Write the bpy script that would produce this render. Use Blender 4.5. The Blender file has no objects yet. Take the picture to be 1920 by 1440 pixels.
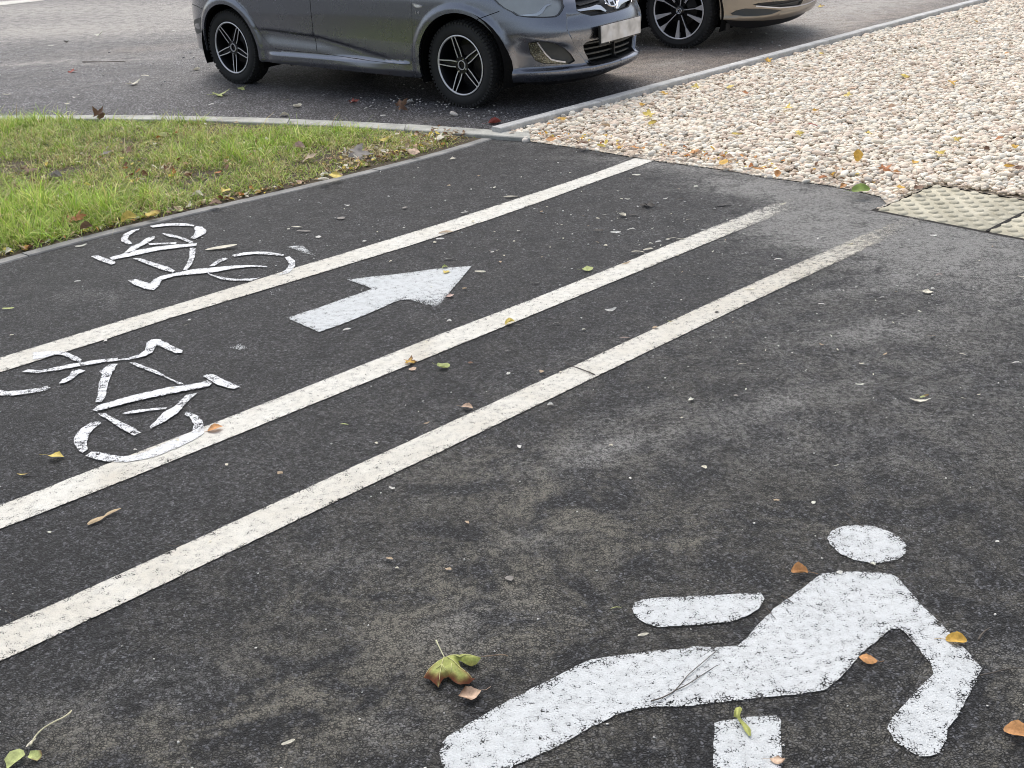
import bpy, bmesh, math, random
import numpy as np
from mathutils import Vector, Matrix, noise
from mathutils.geometry import delaunay_2d_cdt
rng = np.random.default_rng(7)
R = math.radians
SC = bpy.context.scene
COL = SC.collection

# ------------------------------------------------------------------ camera
FPX, PITCH, ROLL, CAMH = 2107.687, 0.4377, -0.0599, 1.653
_cp, _sp, _cr, _sr = math.cos(PITCH), math.sin(PITCH), math.cos(ROLL), math.sin(ROLL)
C_FWD = np.array([0, _cp, -_sp]); _u0 = np.array([0, _sp, _cp]); _r0 = np.array([1.0, 0, 0])
C_RT = _cr*_r0 + _sr*_u0; C_UP = -_sr*_r0 + _cr*_u0
C_LOC = np.array([0, 0, CAMH])
cd = bpy.data.cameras.new('camera'); cam = bpy.data.objects.new('camera', cd); COL.objects.link(cam)
cd.sensor_width = 36; cd.lens = FPX/1920*36; cd.clip_end = 500; cd.clip_start = 0.05
cam.matrix_world = Matrix(((C_RT[0], C_UP[0], -C_FWD[0], 0), (C_RT[1], C_UP[1], -C_FWD[1], 0), (C_RT[2], C_UP[2], -C_FWD[2], CAMH), (0, 0, 0, 1)))
SC.camera = cam
SC.cycles.pixel_filter_type = 'BLACKMAN_HARRIS'; SC.cycles.filter_width = 1.0
# ------------------------------------------------------------------ light: bright overcast
SUN_EL, SUN_AZ = R(56), R(-12)      # azimuth measured from +Y (ahead) clockwise
w = bpy.data.worlds.new('World'); SC.world = w; w.use_nodes = True
nt = w.node_tree; nt.nodes.clear()
sky = nt.nodes.new('ShaderNodeTexSky'); sky.sky_type = 'NISHITA'; sky.sun_disc = False
sky.sun_elevation = SUN_EL; sky.sun_rotation = SUN_AZ; sky.air_density = 1.0; sky.dust_density = 4.0; sky.ozone_density = 1.0
hs = nt.nodes.new('ShaderNodeHueSaturation'); hs.inputs['Saturation'].default_value = 0.55
bg = nt.nodes.new('ShaderNodeBackground'); bg.inputs['Strength'].default_value = 0.15
ow = nt.nodes.new('ShaderNodeOutputWorld')
nt.links.new(sky.outputs[0], hs.inputs['Color']); nt.links.new(hs.outputs[0], bg.inputs['Color']); nt.links.new(bg.outputs[0], ow.inputs['Surface'])
sd = bpy.data.lights.new('sun', 'SUN'); sd.energy = 1.1; sd.angle = R(45); sd.color = (1, 0.97, 0.92)
sun = bpy.data.objects.new('sun', sd); COL.objects.link(sun)
_d = Vector((math.sin(SUN_AZ)*math.cos(SUN_EL), math.cos(SUN_AZ)*math.cos(SUN_EL), math.sin(SUN_EL)))
sun.rotation_euler = _d.to_track_quat('Z', 'Y').to_euler(); sun.location = _d*20
SC.view_settings.view_transform = 'Standard'; SC.view_settings.look = 'None'; SC.view_settings.gamma = 1
SC.view_settings.exposure = 0.5

# ------------------------------------------------------------------ survey helpers
def G(u, v, z=0.0):
    """ground point seen at survey mark (u,v) of the photograph, on the plane of height z"""
    d = ((u-960)/FPX)*C_RT - ((v-720)/FPX)*C_UP + C_FWD
    return C_LOC + d*((z-CAMH)/d[2])
def GP(pts, z=0.0): return [tuple(G(u, v, z)[:2]) for u, v in pts]
def zoomed(pts, ox, oy, s): return [(ox+x/s, oy+y/s) for x, y in pts]
def inside(poly, X, Y):
    poly = np.asarray(poly, float); X = np.asarray(X); Y = np.asarray(Y); r = np.zeros(X.shape, bool)
    n = len(poly); j = n-1
    for i in range(n):
        xi, yi = poly[i]; xj, yj = poly[j]
        if yi != yj:
            r ^= ((yi > Y) != (yj > Y)) & (X < (xj-xi)*(Y-yi)/(yj-yi)+xi)
        j = i
    return r
def segdist(P, a, b):
    a = np.asarray(a); b = np.asarray(b); ab = b-a; L = ab@ab + 1e-12
    t = np.clip(((P-a)@ab)/L, 0, 1); return np.linalg.norm(P-(a+t[:, None]*ab), axis=1)
def polydist(P, pts, closed=False):
    m = np.full(len(P), 1e9); n = len(pts)
    for i in range(n if closed else n-1): m = np.minimum(m, segdist(P, pts[i], pts[(i+1) % n]))
    return m
def fbm(X, Y, sc, seed=0.0, octv=3):
    out = np.zeros(len(X))
    for i, (x, y) in enumerate(zip(X, Y)): out[i] = noise.fractal((x*sc+seed*17.3, y*sc-seed*9.1, seed), 1.0, 2.0, octv)
    return out
def densify(pts, step, closed=True, jit=0.0):
    out = []; n = len(pts)
    for i in range(n if closed else n-1):
        a = np.array(pts[i]); b = np.array(pts[(i+1) % n]); k = max(1, int(np.linalg.norm(b-a)/step))
        for j in range(k):
            p = a+(b-a)*j/k
            if jit: p = p + np.array([noise.noise((p[0]*60, p[1]*60, 3.1)), noise.noise((p[0]*60, p[1]*60, 8.7))])*jit
            out.append(tuple(p))
    if not closed: out.append(tuple(pts[-1]))
    return out
def cdt(poly, holes=(), step=0.05, lines=(), extra=None):
    """constrained triangulation of a polygon with holes and interior grid points -> verts (n,2), tris (m,3)"""
    vs = []; es = []
    def ring(p, closed=True):
        k = len(vs); n = len(p); vs.extend([Vector((float(a), float(b))) for a, b in p])
        es.extend([(k+i, k+(i+1) % n) for i in range(n if closed else n-1)])
    ring(poly)
    for h in holes: ring(h)
    for l in lines: ring(l, False)
    A = np.asarray(poly, float); x0, y0 = A.min(0); x1, y1 = A.max(0)
    if step:
        gx, gy = np.meshgrid(np.arange(x0+step*.5, x1, step), np.arange(y0+step*.5, y1, step)); gx = gx.astype(float); gx[1::2] += step*.5
        P = np.stack([gx.ravel(), gy.ravel()], 1); P = P[inside(poly, P[:, 0], P[:, 1])]
        d = polydist(P, list(map(np.array, poly)), True) if len(poly) < 400 else np.full(len(P), 1)
        for h in holes: d = np.minimum(d, polydist(P, list(map(np.array, h)), True)); 
        P = P[d > step*.35]
        vs.extend([Vector((a, b)) for a, b in P])
    if extra is not None: vs.extend([Vector((a, b)) for a, b in extra])
    v, e, f, *_ = delaunay_2d_cdt(vs, es, [], 0, 1e-6)
    V = np.array([(a.x, a.y) for a in v]); F = np.array([t for t in f if len(t) == 3])
    c = V[F].mean(1); keep = inside(poly, c[:, 0], c[:, 1])
    for h in holes: keep &= ~inside(h, c[:, 0], c[:, 1])
    F = F[keep]
    ar = (V[F[:, 1], 0]-V[F[:, 0], 0])*(V[F[:, 2], 1]-V[F[:, 0], 1])-(V[F[:, 1], 1]-V[F[:, 0], 1])*(V[F[:, 2], 0]-V[F[:, 0], 0])
    F[ar < 0] = F[ar < 0][:, ::-1]; F = F[np.abs(ar) > 1e-12]
    used = np.unique(F); mp = np.full(len(V), -1); mp[used] = np.arange(len(used))
    return V[used], mp[F]

# ------------------------------------------------------------------ object helpers
def tag(o, label=None, cat=None, group=None, kind=None):
    if label: o['label'] = label
    if cat: o['category'] = cat
    if group: o['group'] = group
    if kind: o['kind'] = kind
    return o
def empty(name, loc=(0, 0, 0), parent=None):
    o = bpy.data.objects.new(name, None); COL.objects.link(o); o.location = loc; o.empty_display_size = .05
    if parent: o.parent = parent
    return o
def mesh(name, V, F, mat=None, parent=None, smooth=False, col=None, normals=None, loc=None):
    me = bpy.data.meshes.new(name); V = np.asarray(V, np.float32)
    if isinstance(F, np.ndarray) and F.ndim == 2:
        n, k = F.shape; me.vertices.add(len(V)); me.vertices.foreach_set('co', V.ravel())
        me.loops.add(n*k); me.loops.foreach_set('vertex_index', F.astype(np.int32).ravel())
        me.polygons.add(n); me.polygons.foreach_set('loop_start', (np.arange(n)*k).astype(np.int32))
        try: me.polygons.foreach_set('loop_total', np.full(n, k, np.int32))
        except Exception: pass
        me.update(calc_edges=True)
    else:
        me.from_pydata([tuple(map(float, v)) for v in V], [], [tuple(int(i) for i in f) for f in F]); me.update()
    me.polygons.foreach_set('use_smooth', np.full(len(me.polygons), bool(smooth)))
    if col is not None:
        at = me.color_attributes.new('Col', 'FLOAT_COLOR', 'POINT'); c = np.ones((len(V), 4), np.float32); c[:, :3] = col
        at.data.foreach_set('color', c.ravel())
    if normals is not None: me.normals_split_custom_set_from_vertices([tuple(map(float, x)) for x in normals])
    mats = mat if isinstance(mat, (list, tuple)) else [mat]
    for m in mats:
        if m: me.materials.append(m)
    o = bpy.data.objects.new(name, me); COL.objects.link(o)
    if loc is not None: o.location = loc
    if parent: o.parent = parent
    return o
def bmobj(name, bm, mat, parent=None, smooth=True, angle=40):
    if smooth:
        for f in bm.faces: f.smooth = True
        for e in bm.edges:
            if len(e.link_faces) == 2 and e.calc_face_angle(0) > R(angle): e.smooth = False
    me = bpy.data.meshes.new(name); bm.to_mesh(me); bm.free()
    for m in (mat if isinstance(mat, (list, tuple)) else [mat]): me.materials.append(m)
    o = bpy.data.objects.new(name, me); COL.objects.link(o)
    if parent: o.parent = parent
    return o
def prism(poly, z0, z1, step=None):
    """closed slab from a plan polygon"""
    V, F = cdt(poly, step=step); n = len(V)
    W = [(x, y, z1) for x, y in V] + [(x, y, z0) for x, y in poly] + [(x, y, z1) for x, y in poly]
    Fs = [tuple(f) for f in F]; m = len(poly)
    A = np.array(poly); ccw = np.sum(A[:, 0]*np.roll(A[:, 1], -1)-np.roll(A[:, 0], -1)*A[:, 1]) > 0
    for i in range(m):
        j = (i+1) % m; q = (n+i, n+j, n+m+j, n+m+i); Fs.append(q if ccw else q[::-1])
    return W, Fs
def tube(pts, rad, sides=6):
    """tapered tube through points -> V,F"""
    pts = [np.array(p, float) for p in pts]; V = []; F = []; n = len(pts)
    for i, p in enumerate(pts):
        t = pts[min(i+1, n-1)]-pts[max(i-1, 0)]; t /= np.linalg.norm(t)+1e-9
        a = np.cross(t, [0, 0, 1.0]); a = a if np.linalg.norm(a) > 1e-3 else np.array([1.0, 0, 0]); a /= np.linalg.norm(a); b = np.cross(t, a)
        r = rad[i] if hasattr(rad, '__len__') else rad
        for k in range(sides):
            an = 2*math.pi*k/sides; V.append(p+r*(math.cos(an)*a+math.sin(an)*b))
    for i in range(n-1):
        for k in range(sides):
            k2 = (k+1) % sides; F.append((i*sides+k, i*sides+k2, (i+1)*sides+k2, (i+1)*sides+k))
    F.append(tuple(range(sides))[::-1]); F.append(tuple((n-1)*sides+k for k in range(sides)))
    return V, F

# ------------------------------------------------------------------ material helpers
class N:
    def __init__(s, name):
        s.m = bpy.data.materials.new(name); s.m.use_nodes = True; s.t = s.m.node_tree; s.t.nodes.clear()
        s.out = s.t.nodes.new('ShaderNodeOutputMaterial')
    def n(s, ty, **k):
        o = s.t.nodes.new('ShaderNode'+ty)
        for a, b in k.items():
            if a.startswith('i_'): 
                key = a[2:].replace('_', ' ')
                s.put(o.inputs[int(key)] if key.isdigit() else o.inputs[key], b)
            else: setattr(o, a, b)
        return o
    def put(s, sock, v):
        if isinstance(v, bpy.types.NodeSocket): s.t.links.new(v, sock)
        elif isinstance(v, (tuple, list)) and len(v) == 3 and len(sock.default_value) == 4: sock.default_value = (*v, 1)
        else: sock.default_value = v
    def co(s): return s.n('TexCoord').outputs['Object']
    def noise(s, sc, det=4, rough=.55, vec=None, dist=0.0, out='Fac'):
        o = s.n('TexNoise', i_Scale=sc, i_Detail=det, i_Roughness=rough, i_Distortion=dist); s.t.links.new(vec or s.co(), o.inputs['Vector']); return o.outputs[out]
    def vor(s, sc, feat='F1', vec=None, out='Distance', rand=1.0):
        o = s.n('TexVoronoi', feature=feat, i_Scale=sc); o.inputs['Randomness'].default_value = rand
        s.t.links.new(vec or s.co(), o.inputs['Vector']); return o.outputs[out]
    def ramp(s, f, stops):
        o = s.n('ValToRGB', i_Fac=f); r = o.color_ramp
        while len(r.elements) < len(stops): r.elements.new(.5)
        for e, (p, c) in zip(r.elements, stops): e.position = p; e.color = (c, c, c, 1) if not isinstance(c, tuple) else (*c, 1)
        return o.outputs['Color']
    def mix(s, f, a, b, mode='MIX'):
        o = s.n('MixRGB', blend_type=mode); s.put(o.inputs[0], f); s.put(o.inputs[1], a); s.put(o.inputs[2], b); return o.outputs[0]
    def math(s, op, a, b=0.0, c=None, clamp=False):
        o = s.n('Math', operation=op, use_clamp=clamp); s.put(o.inputs[0], a); s.put(o.inputs[1], b)
        if c is not None: s.put(o.inputs[2], c)
        return o.outputs[0]
    def bump(s, h, st=.5, dist=.005, nrm=None):
        o = s.n('Bump', i_Strength=st, i_Distance=dist, i_Height=h)
        if nrm: s.t.links.new(nrm, o.inputs['Normal'])
        return o.outputs[0]
    def attr(s, name='Col', out='Color'): return s.n('Attribute', attribute_name=name).outputs[out]
    def pbr(s, **k):
        o = s.n('BsdfPrincipled')
        for a, b in k.items(): s.put(o.inputs[a.replace('_', ' ')], b)
        return o.outputs[0]
    def done(s, sh): s.t.links.new(sh, s.out.inputs['Surface']); return s.m
def plain(name, col, rough=.5, metal=0.0, coat=0.0, bump=None, spec=.5, var=.15, vs=20):
    g = N(name); nz = g.noise(vs, 5)
    c = g.mix(nz, tuple(x*(1-var) for x in col), tuple(min(1, x*(1+var)) for x in col))
    k = dict(Base_Color=c, Roughness=rough, Metallic=metal, Coat_Weight=coat, Specular_IOR_Level=spec)
    if bump: k['Normal'] = g.bump(g.noise(bump[0], 4), bump[1], bump[2])
    return g.done(g.pbr(**k))

# ================================================================== ground materials
def asphalt(name, dark, light, dustc, brownc, grain=135.0, dep=.005, floor=0.0):
    g = N(name); co = g.co()
    warp = g.n('VectorMath', operation='ADD'); g.put(warp.inputs[0], co)
    wn = g.noise(90, 2, vec=co, out='Color'); sc = g.n('VectorMath', operation='SCALE'); g.put(sc.inputs[0], wn); sc.inputs['Scale'].default_value = .010
    g.put(warp.inputs[1], sc.outputs[0]); wv = warp.outputs[0]
    d1 = g.vor(grain, vec=wv); cell = g.vor(grain, vec=wv, out='Color'); de = g.vor(grain, 'DISTANCE_TO_EDGE', vec=wv)
    bw = g.n('RGBToBW', i_Color=cell).outputs[0]
    n1 = g.noise(260, 4, .6, vec=co); n2 = g.noise(62, 5, .65, vec=co, dist=.5); n3 = g.noise(2.2, 6, .6, vec=co); n4 = g.noise(9, 7, .68, vec=co, dist=.5)
    mid = tuple(.65*a+.35*b for a, b in zip(dark, light))
    stone = g.ramp(g.math('ADD', g.math('MULTIPLY', bw, .60), g.math('MULTIPLY', n1, .42)), [(0.36, dark), (.56, mid), (.72, light), (.84, tuple(min(1, x*1.9) for x in light))])
    # occlusion shade in the hollows between the stones, painted into the base colour
    hol = g.math('ADD', de, g.math('MULTIPLY', g.math('SUBTRACT', n2, .5), 1.0))
    pit = g.ramp(hol, [(.02, .05), (.18, .80), (.34, 1.0)])
    base = g.mix(1.0, stone, pit, 'MULTIPLY')
    base = g.mix(1.0, base, g.ramp(n3, [(.3, .70), (.7, 1.32)]), 'MULTIPLY')
    base = g.mix(1.0, base, g.ramp(n4, [(.3, .72), (.7, 1.28)]), 'MULTIPLY')
    st = g.n('SeparateColor', i_Color=g.attr()).outputs
    # dust and soil powder the surface between the pits; attribute: red dust, green brown soil, blue wet dark
    cr = g.math('ADD', .12, g.math('MULTIPLY', g.n('RGBToBW', i_Color=pit).outputs[0], .88))
    dn = g.ramp(g.math('ADD', g.math('MULTIPLY', n4, .8), g.math('MULTIPLY', n2, .3)), [(.42, 0.10), (.68, 1.0)])
    gr = g.math('MULTIPLY', g.ramp(n1, [(.34, .35), (.64, 1.25)]), cr)
    f1 = g.math('ADD', g.math('MULTIPLY', g.math('MULTIPLY', st[0], 1.6), g.math('MULTIPLY', dn, gr)), g.math('MULTIPLY', g.math('SUBTRACT', st[0], .42, clamp=True), g.math('MULTIPLY', g.math('ADD', .35, g.math('MULTIPLY', cr, .9)), g.math('ADD', .5, dn))), clamp=True)
    f2 = g.math('MULTIPLY', g.math('MULTIPLY', st[1], 1.75), g.math('MULTIPLY', g.ramp(g.math('ADD', g.math('MULTIPLY', g.noise(4.5, 8, .7, vec=co, dist=.8), .8), g.math('MULTIPLY', n4, .25)), [(.46, floor), (.62, .9)]), gr), clamp=True)
    base = g.mix(f2, base, brownc); base = g.mix(f1, base, dustc)
    base = g.mix(st[2], base, (.010, .010, .014))
    h = g.math('ADD', g.math('MULTIPLY', g.math('MINIMUM', de, .30), 2.2), g.math('MULTIPLY', n1, .5))
    h = g.math('ADD', h, g.math('MULTIPLY', n2, 2.0)); h = g.math('ADD', h, g.math('MULTIPLY', bw, .7))
    nrm = g.bump(h, 1.0, dep)
    return g.done(g.pbr(Base_Color=base, Roughness=g.ramp(n1, [(.3, .5), (.7, .85)]), Normal=nrm, Specular_IOR_Level=.4))
M_PATH = asphalt('path_asphalt', (.008, .008, .009), (.120, .122, .134), (.30, .295, .28), (.185, .172, .138))
M_LOT = asphalt('parking_asphalt', (.045, .045, .049), (.34, .34, .37), (.50, .47, .43), (.40, .33, .27), grain=85, floor=.45)

def paint(name, col, dirt, wear=.33, dirtamt=.5):
    """road paint: pinholes and worn edges open onto the asphalt below; Col.r = extra wear, Col.g = dirt"""
    g = N(name); co = g.co(); a = g.n('SeparateColor', i_Color=g.attr()).outputs
    warp = g.n('VectorMath', operation='ADD'); g.put(warp.inputs[0], co); sc = g.n('VectorMath', operation='SCALE'); g.put(sc.inputs[0], g.noise(90, 2, vec=co, out='Color')); sc.inputs['Scale'].default_value = .007
    g.put(warp.inputs[1], sc.outputs[0]); de = g.vor(135, 'DISTANCE_TO_EDGE', vec=warp.outputs[0])
    n0 = g.noise(260, 3, .6, vec=co, dist=.3); n1 = g.noise(420, 2, .5, vec=co); n2 = g.noise(7, 5, .6, vec=co); n3 = g.noise(45, 4, .6, vec=co); nn = g.noise(62, 5, .65, vec=co, dist=.5)
    dd = g.ramp(n2, [(.35, 0.0), (.7, 1.0)])
    c = g.mix(g.math('MULTIPLY', g.math('ADD', g.math('MULTIPLY', dd, dirtamt), a[1]), g.math('ADD', .3, g.math('MULTIPLY', n3, .9)), clamp=True), col, dirt)
    c = g.mix(1.0, c, g.ramp(n1, [(.3, .86), (.7, 1.06)]), 'MULTIPLY'); c = g.mix(1.0, c, g.ramp(n3, [(.3, .84), (.6, 1.04)]), 'MULTIPLY')
    hol = g.math('ADD', g.math('MINIMUM', de, .35), g.math('MULTIPLY', g.math('SUBTRACT', nn, .5), .9))
    t = g.math('ADD', g.math('ADD', g.math('MULTIPLY', hol, .42), g.math('MULTIPLY', n0, .36)), g.math('MULTIPLY', n3, .22))
    thr = g.math('ADD', wear, g.math('MULTIPLY', a[0], .42))
    c = g.mix(1.0, c, g.ramp(g.math('SUBTRACT', t, thr), [(0.0, .62), (.07, 1.0)]), 'MULTIPLY')
    cover = g.math('MULTIPLY', g.math('SUBTRACT', t, thr), 40.0, clamp=True)
    sh = g.pbr(Base_Color=c, Roughness=.75, Normal=g.bump(g.math('ADD', g.math('MULTIPLY', hol, 1.2), n0), .5, .004), Specular_IOR_Level=.3)
    tr = g.n('BsdfTransparent'); mx = g.n('MixShader', i_Fac=cover); g.t.links.new(tr.outputs[0], mx.inputs[1]); g.t.links.new(sh, mx.inputs[2])
    return g.done(mx.outputs[0])
M_STRIPE = paint('cream_line_paint', (.68, .67, .615), (.50, .46, .38), .225, .45)
M_SYMB = paint('white_symbol_paint', (.575, .595, .60), (.50, .53, .54), .215, .5)
M_BIKE = paint('fresh_white_paint', (.74, .755, .77), (.7, .7, .7), .185, .2)
M_KERB = None
M_VOIDJ = plain('joint_dirt', (.014, .012, .010), .95, var=.5)
def kerbmat(name, a, b):
    g = N(name); co = g.co(); n = g.noise(6, 6, .6, vec=co); n2 = g.noise(90, 3, vec=co); n3 = g.noise(300, 2, vec=co)
    c = g.mix(g.ramp(n, [(.35, 0.0), (.65, 1.0)]), a, b); c = g.mix(1.0, c, g.ramp(n2, [(.3, .85), (.7, 1.1)]), 'MULTIPLY')
    return g.done(g.pbr(Base_Color=c, Roughness=.85, Normal=g.bump(g.math('ADD', n2, n3), .5, .003)))
M_KERB = kerbmat('kerb_concrete', (.40, .40, .39), (.62, .62, .60))
M_KERB2 = kerbmat('path_kerb_concrete', (.17, .17, .165), (.32, .315, .30))
M_KERB3 = kerbmat('verge_kerb_concrete', (.27, .27, .245), (.46, .46, .42))
M_SOIL = plain('dark_soil', (.075, .058, .036), .95, bump=(60, 1.0, .02), var=.6, vs=30)
M_GBASE = plain('gravel_bed', (.50, .44, .36), .95, bump=(80, 1.0, .02), var=.5, vs=50)
def colmat(name, rough=.6, tl=0.0, bumpy=None, spec=.3):
    g = N(name); c = g.attr()
    if bumpy: 
        n = g.noise(bumpy[0], 4); c = g.mix(1.0, c, g.ramp(n, [(.3, .8), (.7, 1.15)]), 'MULTIPLY'); nr = g.bump(n, bumpy[1], bumpy[2])
        sh = g.pbr(Base_Color=c, Roughness=rough, Normal=nr, Specular_IOR_Level=spec)
    else: sh = g.pbr(Base_Color=c, Roughness=rough, Specular_IOR_Level=spec)
    if tl:
        t = g.n('BsdfTranslucent', i_Color=c); mx = g.n('MixShader', i_Fac=tl); g.t.links.new(sh, mx.inputs[1]); g.t.links.new(t.outputs[0], mx.inputs[2]); sh = mx.outputs[0]
    return g.done(sh)
M_STONE = colmat('pale_gravel', .8, bumpy=(120, .4, .003))
M_GRASS = colmat('grass_blades', .5, .3)
M_LEAF = colmat('leaf', .6, .2, bumpy=(220, .35, .001))
M_TWIG = plain('twig_bark', (.10, .085, .07), .9, bump=(300, .5, .001))

# ================================================================== ground sheets (stains are laid out on the ground itself)
def stains(V, spots, base=(0, 0, 0)):
    C = np.tile(np.array(base, float), (len(V), 1))
    for (u, v, rx, ry, ang, ch, amt) in spots:
        c = G(u, v)[:2]; d = V[:, :2]-c; a = R(ang); x = d[:, 0]*math.cos(a)+d[:, 1]*math.sin(a); y = -d[:, 0]*math.sin(a)+d[:, 1]*math.cos(a)
        C[:, ch] += amt*np.exp(-(x/rx)**2-(y/ry)**2)
    return np.clip(C, 0, 1)
# outer path kerb (between verge and path): surveyed edges
PK_UP = [(0, 491), (120, 455), (250, 423), (375, 393.5), (460, 375), (585, 349), (722, 308), (906, 254.5)]
PK_LO = [(0, 500), (120, 463), (250, 430), (375, 400), (460, 383), (585, 357), (722, 316), (941, 257)]
GRAVEL_EDGE = [(986, 266), (1099, 282), (1188, 297), (1231.7, 304), (1363, 321.5), (1436, 335), (1500, 343), (1560, 351), (1612, 362), (1650, 371), (1662, 385), (1641.7, 396)]
def fair(pts, wgt=1.0, deg=3, n=None):
    """fair a surveyed edge: blend each point towards a smooth curve through all of them"""
    P = np.array(pts); a, b = P[0], P[-1]; t = (b-a)/np.linalg.norm(b-a); m = np.array([-t[1], t[0]]); s = (P-a)@t; d = (P-a)@m
    f = np.polyval(np.polyfit(s, d, deg), s); d = d*(1-wgt)+f*wgt
    if n: s2 = np.linspace(s[0], s[-1], n); d = np.polyval(np.polyfit(s, d, deg), s2) if wgt == 1.0 else np.interp(s2, s, d); s = s2
    return [tuple(a+t*x+m*y) for x, y in zip(s, d)]
pk_lo = fair(GP(PK_LO), 1.0, 3, 24); _p = np.array(pk_lo); _t = np.gradient(_p, axis=0); _t /= np.linalg.norm(_t, axis=1, keepdims=True)
pk_up = [tuple(q) for q in _p+np.stack([-_t[:, 1], _t[:, 0]], 1)*.075]
def extrap(a, b, d):
    a = np.array(a); b = np.array(b); t = (b-a)/np.linalg.norm(b-a); return tuple(b+t*d)
pk_lo = [extrap(pk_lo[1], pk_lo[0], 4.0)] + pk_lo; pk_up = [extrap(pk_up[1], pk_up[0], 4.0)] + pk_up
ge = GP(GRAVEL_EDGE)
T_A = G(1641.7, 396)[:2]; T_D = G(1850, 436.5)[:2]
t_u = (T_D-T_A)/np.linalg.norm(T_D-T_A); TS = float(np.linalg.norm(T_D-T_A)); t_v = np.array([-t_u[1], t_u[0]])
path_poly = [tuple(p) for p in pk_lo] + GP([(994, 259)]) + ge[:-1] + [tuple(T_A)] + [tuple(T_A+t_u*TS*8)] + [(12, -3), (-9, -4)]
SPOTS = [ # u,v, rx,ry (m), angle, channel, amount
 (1545, 388, .42, .22, 40, 0, .95), (1450, 362, .45, .16, -20, 0, .5), (1620, 430, .45, .25, -10, 0, .75), (1700, 440, .5, .3, -10, 0, .5), (1830, 480, .8, .35, -10, 0, .45),
 (1900, 560, .5, .5, 0, 0, .35), (1640, 620, .30, .12, 10, 0, .35), (1500, 640, .5, .3, 0, 0, .18), (1750, 700, .6, .3, 20, 0, .2), (1880, 800, .4, .3, 0, 0, .22),
 (1100, 850, .22, .10, 20, 0, .55), (1060, 950, .2, .1, 30, 1, .8), (1000, 900, .3, .2, 0, 1, .45), (860, 1090, .3, .14, 20, 1, .7), (700, 1240, .35, .12, 10, 1, .7),
 (870, 1180, .15, .08, 20, 0, .5), (1180, 780, .2, .06, 30, 0, .35), (1010, 1010, .1, .05, 0, 0, .45), (1450, 760, .3, .08, 25, 0, .35), (1620, 540, .4, .08, 20, 0, .35), (680, 1060, .12, .06, 0, 0, .3), (500, 1340, .3, .15, 0, 1, .7), (300, 1400, .3, .15, 0, 1, .7), (150, 1330, .2, .1, 0, 0, .25), (380, 1270, .15, .06, 10, 0, .35),
 (1240, 1010, .3, .12, 0, 1, .45), (1320, 800, .4, .2, 20, 0, .22), (1550, 850, .4, .2, 0, 0, .18), (1640, 960, .3, .12, 0, 1, .3), (1880, 1280, .12, .1, 0, 1, .8), (1900, 1230, .1, .1, 0, 0, .3),
 (620, 1150, .4, .2, 0, 1, .3), (1000, 1150, .25, .15, 0, 1, .35), (740, 1370, .12, .05, 0, 0, .3), (1100, 660, .3, .1, 30, 0, .12), (270, 470, .15, .08, 0, 0, .1),
 (1150, 300, .5, .10, -25, 0, .35), (1300, 318, .5, .12, -25, 0, .5), (1420, 345, .4, .15, -25, 0, .55), (1000, 270, .3, .08, -25, 0, .3), (1170, 660, .3, .08, 30, 0, .12), (120, 560, .2, .1, 0, 0, .12), (210, 560, .25, .05, -30, 0, .3),
 (1630, 372, .10, .05, -30, 2, .75), (1590, 392, .22, .03, -42, 2, .25), (640, 800, .5, .4, 0, 0, .10), (420, 900, .4, .3, 0, 0, .06)]
V, F = cdt(path_poly, step=.07)
V3 = np.c_[V, np.full(len(V), .004)]
Cc = stains(V3, SPOTS, (.03, .05, 0)); 
# the far third of the path is older and paler, with dust blown off the gravel
far = np.clip((V3[:, 1]-2.2)/4.0, 0, 1); right = np.clip((V3[:, 0]+.2)/2.2, 0, 1)
Cc[:, 0] = np.clip(Cc[:, 0]+.10*far+.16*far*right, 0, 1); Cc[:, 1] = np.clip(Cc[:, 1]+.35*(1-far)*np.clip(V3[:, 0]+1.2, 0, 1), 0, 1)
lane = GP([(-300, 440), (120, 455), (460, 375), (941, 250), (1240, 300), (1420, 380), (1500, 480), (1000, 750), (0, 1230), (-600, 1450)]); dl = polydist(V3[:, :2], list(map(np.array, lane)), True)*np.where(inside(lane, V3[:, 0], V3[:, 1]), 1, -1)
Cc[:, 2] = np.clip(Cc[:, 2]+.12*np.clip(dl/.25+.3, 0, 1), 0, 1); Cc[:, 1] *= 1-.55*np.clip(dl/.25+.3, 0, 1)
tag(mesh('cycle_path', V3, F, M_PATH, col=Cc), 'dark asphalt path shared by cyclists and pedestrians', kind='structure')
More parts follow.
